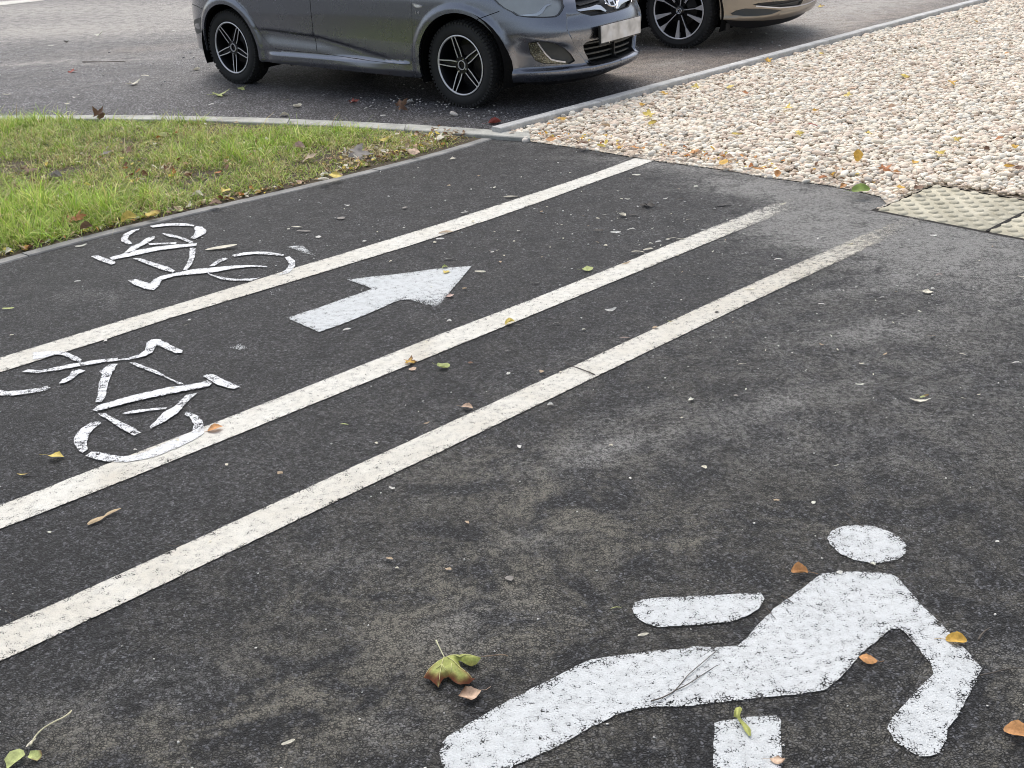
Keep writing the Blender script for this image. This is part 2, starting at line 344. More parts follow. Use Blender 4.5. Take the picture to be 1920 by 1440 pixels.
# far lot and ground to the horizon
gx = np.concatenate([np.array([-300, -100, -40]), np.arange(-16, 14.1, .25), np.array([30, 100, 300])]); gy = np.concatenate([np.array([-100, -20]), np.arange(-4, 26.1, .25), np.array([50, 120, 300])])
GX, GY = np.meshgrid(gx, gy); V3 = np.stack([GX.ravel(), GY.ravel(), np.zeros(GX.size)], 1)
ny, nx = GX.shape; ii = (np.arange(ny-1)[:, None]*nx+np.arange(nx-1)).ravel(); F = np.stack([ii, ii+1, ii+nx+1, ii+nx], 1)
LS = [(100, 60, 2.6, .7, -20, 0, .25), (250, 110, 1.5, .35, -10, 0, .22), (60, 20, 3, .8, -20, 0, .2), (300, 90, .8, .25, 0, 1, .5), (180, 55, 1.8, .3, -15, 1, .5), (40, 120, 1.2, .12, -15, 0, .25),
      (1300, 110, 1.1, .5, 30, 1, 1.0), (1400, 100, 1.4, .6, 38, 1, .8), (1420, 75, .9, .4, 40, 1, .95), (1560, 30, 1.2, .6, 45, 1, 1.0), (1700, 5, 1.6, .7, 45, 1, 1.0), (1250, 120, .5, .25, 30, 0, .5), (1500, 60, .8, .4, 40, 0, .4), (1600, 12, 1.5, .6, 45, 0, .5),
      (880, 214, .35, .07, 15, 0, .8), (790, 150, .3, .1, 0, 0, .3), (620, 10, 3, 1, 0, 0, .3), (900, 225, .6, .06, -15, 0, .2), (260, 150, .9, .2, 0, 0, .15)]
Cl = stains(V3, LS, (.05, .03, 0)); Cl[:, 0] = np.clip(Cl[:, 0]+.50*np.clip((V3[:, 1]-9.0)/6, 0, 1), 0, .9)  # paler with distance: dust, with grazing sky sheen also put into the colour
tag(mesh('parking_lot', V3, F, M_LOT, col=Cl), 'worn grey asphalt of the parking lot with dusty tyre tracks', kind='structure')
# verge soil
TK_UP = [(-40, 216.5), (0, 217), (480, 220), (664, 227), (906, 242.5), (994, 248)]
TK_LO = [(-40, 224), (0, 224), (480, 229), (664, 238), (927, 253.6), (994, 259)]
tk_up = fair(GP(TK_UP, .03), 1.0, 3, 16); tk_lo = fair(GP(TK_LO, .03), 1.0, 3, 16)
tk_up = [extrap(tk_up[1], tk_up[0], 5.0)] + tk_up; tk_lo = [extrap(tk_lo[1], tk_lo[0], 5.0)] + tk_lo
verge_poly = [tuple(p) for p in tk_lo[:-1]] + [tuple(p) for p in pk_up[::-1]]
V, F = cdt(verge_poly, step=.09)
d = np.minimum(polydist(V, list(map(np.array, tk_lo))), polydist(V, list(map(np.array, pk_up))))
hz = .006+.018*np.clip(d/.25, 0, 1)+.008*fbm(V[:, 0], V[:, 1], 2.0, 1)*np.clip(d/.2, 0, 1)
def verge_h(x, y):
    P = np.stack([x, y], 1); d = np.minimum(polydist(P, list(map(np.array, tk_lo))), polydist(P, list(map(np.array, pk_up))))
    return .006+.018*np.clip(d/.25, 0, 1)
tag(mesh('verge_soil', np.c_[V, np.maximum(hz, .007)], F, M_SOIL, smooth=True), 'dark soil of the grass verge', kind='structure')
# gravel bed
KR_T = [(920, 235.5), (1160, 175), (1320, 135), (1485, 81), (1640, 46), (1800, 2)]
kz = .062
A0 = G(921, 237, kz)[:2]; B0 = G(1640, 47, kz)[:2]; kd = (B0-A0)/np.linalg.norm(B0-A0); kn = np.array([kd[1], -kd[0]])
K0 = A0; K1 = A0+kd*26
KWID = .085
gravel_poly = [tuple(K0+kn*KWID), tuple(K1+kn*KWID), tuple(K1+kn*9), tuple(T_A+t_u*TS*8+t_v*TS*1.0), tuple(T_A+t_v*TS), tuple(T_A)] + [tuple(p) for p in ge[:-1][::-1]] + GP([(994, 259)])
V, F = cdt(gravel_poly, step=.4)
tag(mesh('gravel_bed', np.c_[V, np.full(len(V), .008)], F, M_GBASE), 'sandy bed under the pale gravel', kind='structure')

# ================================================================== kerbs
def kerb_strip(name, up, lo, z1, z0, mat, label, group, seg=1.0):
    """kerb stones butted end to end with fine joints: one thing per run, joint gaps modelled"""
    up = np.array(up); lo = np.array(lo)
    def at(P, t):
        L = np.r_[0, np.cumsum(np.linalg.norm(np.diff(P, axis=0), axis=1))]; s = t*L[-1]
        return np.array([np.interp(s, L, P[:, 0]), np.interp(s, L, P[:, 1])])
    L = np.linalg.norm(np.diff(up, axis=0), axis=1).sum(); n = max(1, round(L/seg)); b = .006
    out = []
    for i in range(n):
        t0 = i/n+.0025/L; t1 = (i+1)/n-.0025/L; m = 4; V = []; F = []
        dz = random.uniform(-.002, .002)
        for k in range(m+1):
            t = t0+(t1-t0)*k/m; a = at(up, t); c = at(lo, t); e = (c-a)/np.linalg.norm(c-a)
            for (p, z) in ((a, z0), (a, z1-b), (a+e*b, z1), (c-e*b, z1), (c, z1-b), (c, z0)): V.append((p[0], p[1], z+(dz if z > z0 else 0)))
        for k in range(m):
            for j in range(5): F.append((k*6+j, k*6+j+1, (k+1)*6+j+1, (k+1)*6+j))
        F.append((0, 1, 2, 3, 4, 5)[::-1]); F.append(tuple(m*6+j for j in range(6)))
        F = [f[::-1] for f in F]
        out.append((V, F))
    return out
random.seed(3)
def kerbs(name, up, lo, z1, z0, mat, labelf, group, seg=1.0, skip=None):
    segs = kerb_strip(name, up, lo, z1, z0, mat, None, group, seg); k = 0
    for i, (V, F) in enumerate(segs):
        A = np.array(V); c = A.mean(0)
        d = c-C_LOC; dep = d@C_FWD; uu = 960+FPX*(d@C_RT)/dep; vv = 720-FPX*(d@C_UP)/dep
        if dep < .3 or uu < -250 or uu > 2150 or vv < -60: 
            if not (dep > .3 and -700 < uu < 2600 and vv > -160): continue
        o = mesh(name, A-c, F, mat, loc=c); tag(o, labelf(k, uu, vv), 'kerb stone', group); k += 1
NTH = 'first second third fourth fifth sixth seventh eighth ninth tenth eleventh twelfth thirteenth fourteenth fifteenth'.split()
kerbs('kerb_stone', [K0+kd*.0, K0+kd*14], [K0+kn*KWID, K0+kd*14+kn*KWID], kz, -.05, M_KERB, lambda k, u, v: f'{NTH[min(k,14)]} grey stone from the corner in the raised kerb along the gravel', 'raised kerb stones between parking lot and gravel')
rv = lambda a: list(reversed(a))
kerbs('kerb_stone', rv(tk_up), rv(tk_lo), .03, -.05, M_KERB3, lambda k, u, v: f'{NTH[min(k,14)]} pale stone from the gravel corner in the kerb behind the grass', 'pale kerb stones between parking lot and grass')
kerbs('kerb_stone', rv(pk_up), rv(pk_lo), .010, -.05, M_KERB2, lambda k, u, v: f'{NTH[min(k,14)]} narrow flush stone from the far corner in the kerb between grass and path', 'flush kerb stones along the path')

# ================================================================== tactile tiles
M_TILE = kerbmat('tactile_concrete', (.36, .335, .25), (.58, .545, .43))
def tile_mesh():
    g = .005; s = TS-2*g; n = 12; bm = bmesh.new()
    top = .0; th = .05; b = .004
    vs = [bm.verts.new(p) for p in ((0, 0, -th), (s, 0, -th), (s, s, -th), (0, s, -th), (0, 0, -b), (s, 0, -b), (s, s, -b), (0, s, -b), (b, b, 0), (s-b, b, 0), (s-b, s-b, 0), (b, s-b, 0))]
    for a in (0, 4):
        for i in range(4): j = (i+1) % 4; bm.faces.new((vs[a+i], vs[a+j], vs[a+4+j], vs[a+4+i]))
    bm.faces.new(vs[8:12]); bm.faces.new((vs[3], vs[2], vs[1], vs[0]))
    k = 11; p = s/k
    for i in range(k):
        for j in range(k):
            cx = (i+.5)*p; cy = (j+.5)*p
            if (i+j) % 2: continue
            prev = None
            for (r, z) in ((.026, -.001), (.023, .0045), (.017, .0075), (.009, .0085)):
                ring = [bm.verts.new((cx+r*math.cos(2*math.pi*q/14), cy+r*math.sin(2*math.pi*q/14), z)) for q in range(14)]
                if prev: 
                    for q in range(14): bm.faces.new((prev[q], prev[(q+1) % 14], ring[(q+1) % 14], ring[q]))
                prev = ring
            bm.faces.new(prev)
    return bm
tproto = bmobj('tactile_tile', tile_mesh(), M_TILE, smooth=True, angle=35)
tl = ['cream tactile paving tile with raised studs touching the gravel corner', 'cream tactile tile right of the dark joint, second from the gravel corner']
for i in range(3):
    o = tproto if i == 0 else tproto.copy()
    if i: COL.objects.link(o)
    p = T_A+t_u*(i*TS+.004)+t_v*.004; o.location = (p[0], p[1], .0055); o.rotation_euler.z = math.atan2(t_u[1], t_u[0])
    tag(o, (tl+['cream tactile tile third from the gravel corner, at the picture edge'])[i], 'paving tile', 'tactile paving tiles along the path end')

# dark open joint between asphalt, tiles and gravel
jp = [tuple(T_A-t_u*.02-t_v*.016), tuple(T_A+t_u*TS*4-t_v*.016), tuple(T_A+t_u*TS*4+t_v*.05), tuple(T_A-t_u*.02+t_v*.05)]
V, F = cdt(jp, step=.1); tag(mesh('tile_joint', np.c_[V, np.full(len(V), .0045)], F, M_VOIDJ), 'dark sunk joint around the tactile tiles', kind='structure')
jl = [tuple(T_A+t_u*TS-t_u*.008), tuple(T_A+t_u*TS+t_u*.008), tuple(T_A+t_u*TS+t_u*.008+t_v*TS), tuple(T_A+t_u*TS-t_u*.008+t_v*TS)]
V, F = cdt(jl, step=.1); tag(mesh('tile_joint', np.c_[V, np.full(len(V), .0092)], F, M_VOIDJ), 'dark joint between two tactile tiles', kind='structure')
# ================================================================== painted markings
MZ = .0075
def marking(name, poly_uv, mat, parent=None, z=MZ, step=.03, jit=.0025, wearf=None, uv=True):
    poly = GP(poly_uv) if uv else poly_uv
    poly = densify(poly, .012 if step < .05 else .03, jit=jit)
    V, F = cdt(poly, step=step); C = np.zeros((len(V), 3))
    # edge: paint thins out over the last few millimetres
    d = polydist(V, list(map(np.array, poly)), True) if len(poly) < 1500 else np.full(len(V), .02)
    C[:, 0] = np.clip(.17-d*40, 0, .17)
    if wearf is not None: wearf(V, C)
    return mesh(name, np.c_[V, np.full(len(V), z)], F, mat, parent, col=C)
def uvof(V):
    P = np.c_[V, np.zeros(len(V))]-C_LOC; dep = P@C_FWD; return 960+FPX*(P@C_RT)/dep, 720-FPX*(P@C_UP)/dep
L1U = [(0, 674), (112, 639.5), (246, 598), (351, 569), (464, 533.5), (555, 503), (640, 479.5), (664, 471), (825, 423), (897, 398), (1024, 357), (1115, 327.5), (1190, 298.5)]
L1L = [(0, 702.5), (197, 641), (319, 597), (421, 567), (523, 538), (625, 508), (650, 499.5), (766, 466), (854, 437), (927, 412), (1024, 376), (1115, 341), (1173, 323), (1230, 303.5)]
L2U = [(0, 951), (87, 921), (131, 900), (400, 797), (640, 702), (815, 632), (1000, 566), (1200, 484.5), (1320, 434), (1409, 399), (1470, 376), (1530, 354), (1560, 345)]
L2L = [(0, 996), (60, 974), (245, 900), (460, 812), (640, 738), (815, 669), (1000, 594), (1200, 512), (1320, 461), (1400, 428), (1464, 403), (1530, 380), (1590, 357), (1610, 350)]
L3U = [(0, 1181), (150, 1117), (400, 1000), (640, 887), (815, 808), (1000, 724), (1100, 680), (1200, 633), (1372, 552), (1500, 494), (1643, 430), (1700, 409), (1725, 402)]
L3L = [(0, 1246), (120, 1190), (400, 1054), (560, 977), (719, 900), (815, 856), (1000, 768), (1200, 671), (1400, 573), (1550, 504), (1681, 442), (1750, 414), (1775, 406)]
def stripe(U, L, name, label, wf):
    up = fair(GP(U), .6); lo = fair(GP(L), .6); up = [extrap(up[1], up[0], 1.6)] + up; lo = [extrap(lo[1], lo[0], 1.6)] + lo
    poly = up+lo[::-1]
    o = marking(name, poly, M_STRIPE, step=.03, uv=False, wearf=wf, jit=.002); tag(o, label, 'road marking', 'long white lines along the path'); return o
def w1(V, C): u, v = uvof(V); C[:, 0] += .12*np.clip((u-1050)/200, 0, 1)*0; C[:, 1] += .35*np.exp(-((u-480)/140)**2)+.15*np.clip(1-u/500, 0, 1)
def w2(V, C): u, v = uvof(V); C[:, 0] += .10*np.clip((u-1250)/180, 0, 1)+.12*np.clip((u-1300)/150, 0, 1)+.34*np.clip((u-1440)/60, 0, 1)+.6*np.clip((u-1585)/30, 0, 1); C[:, 1] += .25*np.clip((u-1100)/300, 0, 1)+.5*np.exp(-((u-790)/30)**2)+.4*np.exp(-((u-230)/60)**2)
def w3(V, C): u, v = uvof(V); C[:, 0] += .08*np.clip((u-1300)/250, 0, 1)+.10*np.clip((u-1450)/150, 0, 1)+.26*np.clip((u-1600)/100, 0, 1)+.6*np.clip((u-1740)/40, 0, 1); C[:, 1] += .25+.4*np.clip((u-1200)/300, 0, 1)
stripe(L1U, L1L, 'path_line', 'farthest long white line, crisp, running under the far bicycle symbol to the gravel', w1)
stripe(L2U, L2L, 'path_line', 'middle long white line touched by the near bicycle symbol wheel', w2)
stripe(L3U, L3L, 'path_line', 'nearest long cream line between cycle lanes and the walking side', w3)
o = marking('road_line', [(-30, 13), (-30, 6), (30, 1), (120, -9), (140, -5), (75, 2.5), (0, 11)], M_STRIPE, step=.3, jit=0, z=.006)
tag(o, 'white edge line across the far corner of the parking lot', 'road marking')

B1 = lambda p: zoomed(p, 100, 390, 3.4286)
B2 = lambda p: zoomed(p, 0, 600, 3.84)
PC = lambda p: zoomed(p, 500, 470, 4.174)
PE = lambda p: zoomed(p, 1300, 960, 3.0)
PD = lambda p: zoomed(p, 760, 960, 3.0)
def multi(name, polys, mat, parent, **k):
    """several strokes of one painted part, joined into one mesh"""
    Vs = []; Fs = []; Cs = []; n = 0
    for i, p in enumerate(polys):
        poly = densify(GP(p), .012, jit=.004); V, F = cdt(poly, step=.03); 
        C = np.zeros((len(V), 3)); d = polydist(V, list(map(np.array, poly)), True); C[:, 0] = np.where(d < .004, .25, 0)
        Vs.append(np.c_[V, np.full(len(V), MZ+.002+.0003*i)]); Fs.append(F+n); Cs.append(C); n += len(V)
    return mesh(name, np.vstack(Vs), np.vstack(Fs), mat, parent, col=np.vstack(Cs))
def symbol(name, label, cat, at, parts, group=None, mat=None):
    c = G(*at); root = empty(name, (c[0], c[1], MZ)); tag(root, label, cat, group)
    for pn, polys in parts:
        o = multi(pn, polys, mat, root); o.matrix_parent_inverse = Matrix.Translation((-c[0], -c[1], -MZ))
    return root
symbol('bicycle_symbol', 'white painted bicycle symbol beside the grass, above the farthest line', 'road marking', (390, 500), [
 ('rear_wheel', [B1([(555,142),(500,155),(460,175),(437,205),(440,225),(480,245),(510,240),(500,228),(480,210),(495,185),(530,160),(556,152)]),
                 B1([(620,125),(700,112),(790,107),(870,112),(910,120),(905,130),(850,125),(780,124),(700,130),(640,137)]),
                 B1([(920,128),(960,132),(987,155),(980,175),(945,195),(912,210),(882,205),(905,185),(915,160),(905,140)])]),
 ('chain_stay', [B1([(655,190),(600,205),(560,235),(500,260),(455,303),(490,303),(560,262),(610,235),(655,205)]), B1([(610,240),(700,235),(795,232),(790,243),(700,246),(620,250)])]),
 ('frame', [B1([(362,330),(500,290),(650,262),(790,245),(925,238),(920,255),(800,268),(670,285),(520,318),(380,345)]), B1([(697,172),(760,180),(850,205),(905,232),(880,236),(800,205),(740,195)]),
            B1([(512,335),(560,335),(650,365),(740,390),(785,415),(770,428),(700,410),(610,375)]), B1([(880,268),(918,270),(912,320),(895,370),(865,410),(835,412),(860,370),(875,330)])]),
 ('saddle', [B1([(243,322),(290,316),(400,355),(402,368),(375,375),(300,350)])]),
 ('handlebar', [B1([(483,478),(530,468),(600,490),(625,497),(640,475),(690,450),(780,430),(900,405),(1020,395),(1150,382),(1290,378),(1370,385),(1380,393),(1280,390),(1170,400),(1040,425),(900,438),(780,450),(700,475),(680,515),(650,540),(600,535),(520,505)])]),
 ('front_wheel', [B1([(1005,385),(1060,345),(1110,330),(1125,338),(1075,360),(1040,385)]), B1([(1150,315),(1220,298),(1310,292),(1400,295),(1485,312),(1480,322),(1390,312),(1300,308),(1230,315),(1165,325)]),
                  B1([(1490,330),(1520,323),(1558,355),(1555,385),(1520,430),(1440,450),(1500,405),(1520,375)]), B1([(985,430),(1050,450),(1130,465),(1200,470),(1300,465),(1330,460),(1280,480),(1150,482),(1080,470),(1010,445)])])],
 'painted bicycle symbols', M_BIKE)
symbol('bicycle_symbol', 'larger white painted bicycle symbol between the farthest and middle lines, wheel on the middle line', 'road marking', (200, 740), [
 ('front_wheel', [B2([(240,248),(420,238),(490,250),(560,280),(600,305),(580,318),(520,300),(460,268),(400,262),(340,285),(240,300)]), B2([(-180,470),(-100,505),(60,530),(180,520),(290,505),(345,490),(372,505),(340,522),(250,540),(100,560),(-40,560),(-140,535)]),
                  B2([(430,475),(450,445),(500,425),(520,385),(580,372),(620,382),(570,405),(520,445),(470,470)])]),
 ('handlebar', [B2([(165,388),(210,370),(300,378),(370,362),(480,338),(600,318),(720,300),(850,288),(852,300),(920,290),(1000,265),(1045,235),(1060,175),(1095,153),(1150,152),(1240,200),(1320,235),(1315,250),(1270,256),(1180,215),(1130,198),(1100,250),(1050,275),(930,302),(860,306),(700,328),(560,350),(420,378),(260,398)])]),
 ('frame', [B2([(795,330),(850,332),(800,420),(775,500),(765,570),(735,605),(692,608),(710,550),(715,470),(740,410),(720,385)]), B2([(932,322),(980,322),(1060,355),(1130,380),(1230,440),(1310,470),(1330,480),(1290,478),(1200,435),(1100,392),(1000,355)]),
            B2([(672,665),(710,632),(850,590),(1000,550),(1200,505),(1380,480),(1500,455),(1530,470),(1510,495),(1420,515),(1300,535),(1100,575),(900,620),(780,655),(700,675)]), B2([(705,690),(760,690),(880,755),(960,790),(1020,830),(970,850),(900,815),(800,750)])]),
 ('saddle', [B2([(1465,420),(1495,405),(1540,408),(1640,455),(1730,495),(1690,513),(1640,505),(1560,480)])]),
 ('chain_stay', [B2([(880,690),(960,668),(1100,652),(1205,645),(1200,658),(1100,668),(980,685),(900,695)]), B2([(1350,555),(1420,543),(1370,590),(1330,630),(1280,690),(1180,755),(1090,800),(1080,785),(1130,740),(1180,680),(1260,640),(1300,600)])]),
 ('rear_wheel', [B2([(715,742),(730,760),(680,800),(640,850),(630,910),(637,950),(600,972),(570,960),(535,900),(545,850),(590,800),(650,760)]), B2([(620,995),(660,968),(720,970),(800,990),(900,1000),(1000,985),(1100,950),(1250,880),(1390,820),(1400,770),(1370,720),(1330,700),(1345,678),(1380,685),(1440,720),(1472,770),(1470,830),(1440,860),(1300,930),(1100,1010),(900,1042),(760,1035),(680,1020)])])],
 'painted bicycle symbols', M_BIKE)
def wa(V, C): u, v = uvof(V); C[:, 0] += .02+.32*np.clip((v-545)/40, 0, 1)*np.clip((u-740)/60, 0, 1)+.10*np.clip((600-u)/60, 0, 1); C[:, 1] += .25
o = marking('arrow_marking', PC([(155,538),(400,462),(610,385),(750,340),(825,312),(780,290),(632,238),(850,212),(1100,185),(1350,150),(1605,132),(1500,260),(1430,340),(1385,400),(1345,457),(1300,448),(1200,422),(1110,395),(1050,398),(1000,415),(880,470),(700,545),(560,600),(410,650)]), M_SYMB, wearf=wa)
tag(o, 'white painted arrow pointing along the cycle lane between two long lines', 'road marking')
c = G(1500, 1200); root = empty('walking_figure_symbol', (c[0], c[1], MZ)); tag(root, 'large white painted walking figure symbol on the near asphalt', 'road marking')
def mp(name, poly):
    o = marking(name, poly, M_SYMB, wearf=lambda V, C: C.__setitem__((slice(None), 0), C[:, 0]+.05)); o.parent = root; o.matrix_parent_inverse = Matrix.Translation((-c[0], -c[1], -MZ))
mp('head', PE([(752,160),(775,120),(830,95),(910,85),(1010,92),(1090,118),(1160,155),(1198,200),(1190,250),(1150,280),(1080,296),(990,300),(900,283),(830,250),(775,205)]))
mp('arm', [(1185,1146.7),(1190,1135),(1206.7,1128.3),(1233,1125),(1340,1120.7),(1426.7,1115.7),(1433,1126.7),(1423,1146.7),(1400,1160),(1370,1170.7),(1300,1176.7),(1233,1180.7),(1210,1173),(1193,1161.7)])
mp('torso', PE([(450,560),(560,480),(640,420),(720,360),(830,350),(1000,350),(1110,362),(1150,385),(1210,450),(1290,545),(1400,650),(1480,740),(1560,820),(1620,895),(1590,970),(1540,1060),(1480,1170),(1430,1230),(1420,1300),(1380,1370),(1330,1390),(1270,1388),(1200,1355),(1130,1300),(1090,1230),(1110,1180),(1200,1080),(1290,980),(1350,925),(1340,880),(1270,790),(1200,700),(1160,670),(1110,670),(1030,740),(940,810),(880,890),(820,950),(740,1015),(600,1040),(400,1055),(200,1080),(0,1103)])
   + PD([(1600,1105),(1400,1108),(1290,1125),(1180,1160),(1050,1225),(900,1310),(750,1385),(620,1440),(560,1475),(400,1500),(240,1480),(205,1430),(195,1370),(205,1320),(240,1275),(400,1180),(600,1065),(800,965),(960,880),(1040,845),(1200,820),(1400,795),(1600,780)])
   + PE([(0,770),(120,775),(250,765),(290,735),(350,660)]))
mp('front_leg', PE([(118,1200),(150,1190),(370,1162),(470,1160),(492,1190),(497,1440),(500,1640),(100,1660),(112,1440)]))
def smear(poly, wear, label):
    o = marking('paint_smear', poly, M_SYMB, wearf=lambda V, C: C.__setitem__((slice(None), 0), C[:, 0]+wear), jit=.006); tag(o, label, 'paint smear', 'stray smears of white paint')
smear(B1([(1505,258),(1550,252),(1605,250),(1640,280),(1690,318),(1620,300)]), .16, 'white triangular paint smear above the farthest line, right of the far bicycle symbol')
smear(B1([(150,490),(210,500),(330,550),(440,600),(420,622),(300,600),(180,555),(140,530)]), .50, 'faded grey paint smear left below the far bicycle symbol')
smear(PE([(1130,50),(1200,75),(1300,110),(1400,140),(1300,130),(1190,98)]), .36, 'thin faint paint smear right above the walking figure head')
smear([(431,655),(450,648),(465,655),(450,659)], .2, 'tiny white paint dab right of the near bicycle handlebar')
smear([(540,690),(562,697),(590,705),(590,712),(566,708),(545,698)], .48, 'faint grey paint ghost below the arrow and above the middle line')
smear([(497,548),(520,541),(540,543),(520,556),(500,557)], .48, 'faint grey paint ghost just under the farthest line')

# ================================================================== gravel: one mass of pebbles
def ico(sub):
    bm = bmesh.new(); bmesh.ops.create_icosphere(bm, subdivisions=sub, radius=1.0)
    V = np.array([v.co[:] for v in bm.verts]); F = np.array([[l.index for l in f.verts] for f in bm.faces]); bm.free(); return V, F
def rotm(n, tilt):
    a = rng.uniform(0, 2*np.pi, n); b = rng.normal(0, tilt, n); c = rng.normal(0, tilt, n)
    ca, sa, cb, sb, cc, sc_ = np.cos(a), np.sin(a), np.cos(b), np.sin(b), np.cos(c), np.sin(c); Z = np.zeros(n); O = np.ones(n)
    Rz = np.stack([ca, -sa, Z, sa, ca, Z, Z, Z, O], 1).reshape(n, 3, 3); Rx = np.stack([O, Z, Z, Z, cb, -sb, Z, sb, cb], 1).reshape(n, 3, 3); Ry = np.stack([cc, Z, sc_, Z, O, Z, -sc_, Z, cc], 1).reshape(n, 3, 3)
    return Rz@Rx@Ry
def pebbles(P, size, col, sub=2, tilt=.24):
    """P (n,3) centres, size (n,) half length"""
    V0, F0 = ico(sub); n = len(P); m = len(V0)
    S = np.stack([size, size*rng.uniform(.60, .92, n), size*rng.uniform(.38, .60, n)], 1)
    # a few lumpy base shapes
    shapes = []
    for k in range(10):
        d = np.array([1+.24*noise.noise(Vector(v*1.1)+Vector((k*7.3, 2, 1)))+.10*noise.noise(Vector(v*2.6)+Vector((k*3.1, 5, 9))) for v in V0])
        s = V0*d[:, None]; s = np.sign(s)*np.abs(s)**.88; shapes.append(s)
    shapes = np.array(shapes); B = shapes[rng.integers(0, 10, n)]*S[:, None, :]
    W = np.einsum('nij,nmj->nmi', rotm(n, tilt), B)+P[:, None, :]
    F = (F0[None]+np.arange(n)[:, None, None]*m).reshape(-1, 3)
    C = np.repeat(col, m, 0)
    return W.reshape(-1, 3), F, C
gp = np.array(gravel_poly)
sx = .0262
gx, gy = np.meshgrid(np.arange(-.6, 8.5, sx), np.arange(4.6, 15.6, sx*.9)); gx = gx.astype(float); gx[1::2] += sx/2
P = np.stack([gx.ravel(), gy.ravel()], 1)+rng.normal(0, .0075, (gx.size, 2))
P = P[inside(gravel_poly, P[:, 0], P[:, 1])]
def visible(P, z=0.0, m=60):
    Q = np.c_[P, np.full(len(P), z)]-C_LOC; dep = Q@C_FWD; u = 960+FPX*(Q@C_RT)/dep; v = 720-FPX*(Q@C_UP)/dep
    return (dep > .3) & (u > -m) & (u < 1920+m*5) & (v > -m*1.6) & (v < 1440+m*3)
P = P[visible(P, m=120)]
k_line = (P-K0)@kn
keep = k_line > KWID+.012
P = P[keep]; n = len(P)
s = rng.gamma(8, 1/8, n)*.0172; s = np.clip(s, .008, .034)
de = polydist(P, ge+[tuple(T_A)]); s = np.where(de < .05, s*.75, s)
tile_d = np.minimum(polydist(P, [tuple(T_A), tuple(T_A+t_v*TS), tuple(T_A+t_v*TS+t_u*TS*4)]), 9)
s = np.where(tile_d < .03, s*.7, s)
Z = .014+rng.uniform(0, .014, n)+.010*(noise_v := np.array([noise.noise((a*2.5, b*2.5, 0)) for a, b in P]))
Z = np.where(de < .16, Z*np.clip(de/.16, .35, 1), Z); Z = np.where(de < .03, .006+.12*s, Z)
pal = np.array([(.76, .69, .60), (.82, .78, .71), (.72, .60, .51), (.66, .56, .48), (.80, .73, .62), (.62, .52, .43), (.56, .53, .49), (.70, .67, .61), (.46, .35, .27)])
pw = np.array([.24, .2, .15, .1, .14, .06, .04, .06, .01]); pi = rng.choice(9, n, p=pw/pw.sum())
col = pal[pi]*rng.uniform(.84, 1.10, (n, 1))*np.array([.99, .985, .94])
W, F, C = pebbles(np.c_[P, Z], s, np.clip(col, 0, .88))
tag(mesh('gravel', W, F, M_STONE, smooth=True, col=C), 'pale cream and pinkish pebbles covering the bed right of the kerb', kind='stuff')

# ================================================================== verge: grass, leaf litter
def blades(P, L, W_, az, bend, col, z0, nseg=3):
    n = len(P); t = np.linspace(0, 1, nseg+1)
    dx = np.cos(az); dy = np.sin(az)
    # each blade leans by angle growing along its length
    th = bend[:, None]*t[None]**.8
    seg = (L/nseg)[:, None]
    hx = np.concatenate([np.zeros((n, 1)), np.cumsum(np.sin(th[:, 1:])*seg, 1)], 1); hz = np.concatenate([np.zeros((n, 1)), np.cumsum(np.cos(th[:, 1:])*seg, 1)], 1)
    hz = np.maximum(hz, .004*t)
    X = P[:, 0:1]+hx*dx[:, None]; Y = P[:, 1:2]+hx*dy[:, None]; Zz = z0[:, None]+hz
    tw = az+np.pi/2+rng.normal(0, .5, n); wx = np.cos(tw); wy = np.sin(tw); ww = W_[:, None]*(1-t[None]**1.7)*.5+.0002
    A = np.stack([X-wx[:, None]*ww, Y-wy[:, None]*ww, Zz], 2); B = np.stack([X+wx[:, None]*ww, Y+wy[:, None]*ww, Zz+ww*.3], 2)
    V = np.stack([A, B], 2).reshape(n, -1, 3); m = V.shape[1]
    f = np.array([(2*i, 2*i+1, 2*i+3, 2*i+2) for i in range(nseg)])
    F = (f[None]+np.arange(n)[:, None, None]*m).reshape(-1, 4)
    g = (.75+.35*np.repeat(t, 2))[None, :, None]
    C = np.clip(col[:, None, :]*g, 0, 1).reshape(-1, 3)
    return V.reshape(-1, 3), F, C
vp = np.array(verge_poly); N0 = 420000
P = np.stack([rng.uniform(-6.5, .4, N0), rng.uniform(4.0, 10.0, N0)], 1); P = P[inside(verge_poly, P[:, 0], P[:, 1])]; P = P[visible(P, m=250)]
dk = polydist(P, pk_up); dt_ = polydist(P, tk_lo)
lush = np.array([noise.fractal((a*1.6, b*1.6, 3.3), 1, 2, 3) for a, b in P]); fine = np.array([noise.noise((a*9, b*9, 1.3)) for a, b in P])
def blob(P, spots):
    r = np.zeros(len(P))
    for u, v, rad, a in spots: c = G(u, v)[:2]; r += a*np.exp(-np.sum((P-c)**2, 1)/rad**2)
    return r
# worn brownish spots and the lush tufts, as they lie on the verge
dry = blob(P, [(40, 325, .40, .6), (220, 290, .35, .6), (330, 335, .35, .6), (140, 340, .3, .5), (600, 310, .3, .6), (690, 300, .35, .7), (780, 270, .5, .5), (520, 345, .2, .4), (380, 250, .25, .8), (490, 238, .3, .8), (860, 262, .4, .55), (290, 395, .2, .4), (60, 270, .2, .3)])
tuft = blob(P, [(370, 225, .22, 1.3), (60, 232, .3, .7), (130, 228, .2, .6), (240, 222, .3, .5), (450, 300, .3, .5), (550, 270, .25, .4), (180, 400, .35, .5), (60, 400, .4, .5), (664, 235, .05, 1.6), (650, 250, .15, .4), (730, 250, .2, .3), (530, 240, .12, .7), (30, 440, .3, .4)])
dens = np.clip(.95+.4*lush+.3*fine-.42*dry+.3*tuft, .05, 1)*np.clip((dk-.012)/.07, .02, 1)*np.clip((dt_+.01)/.03, .2, 1)
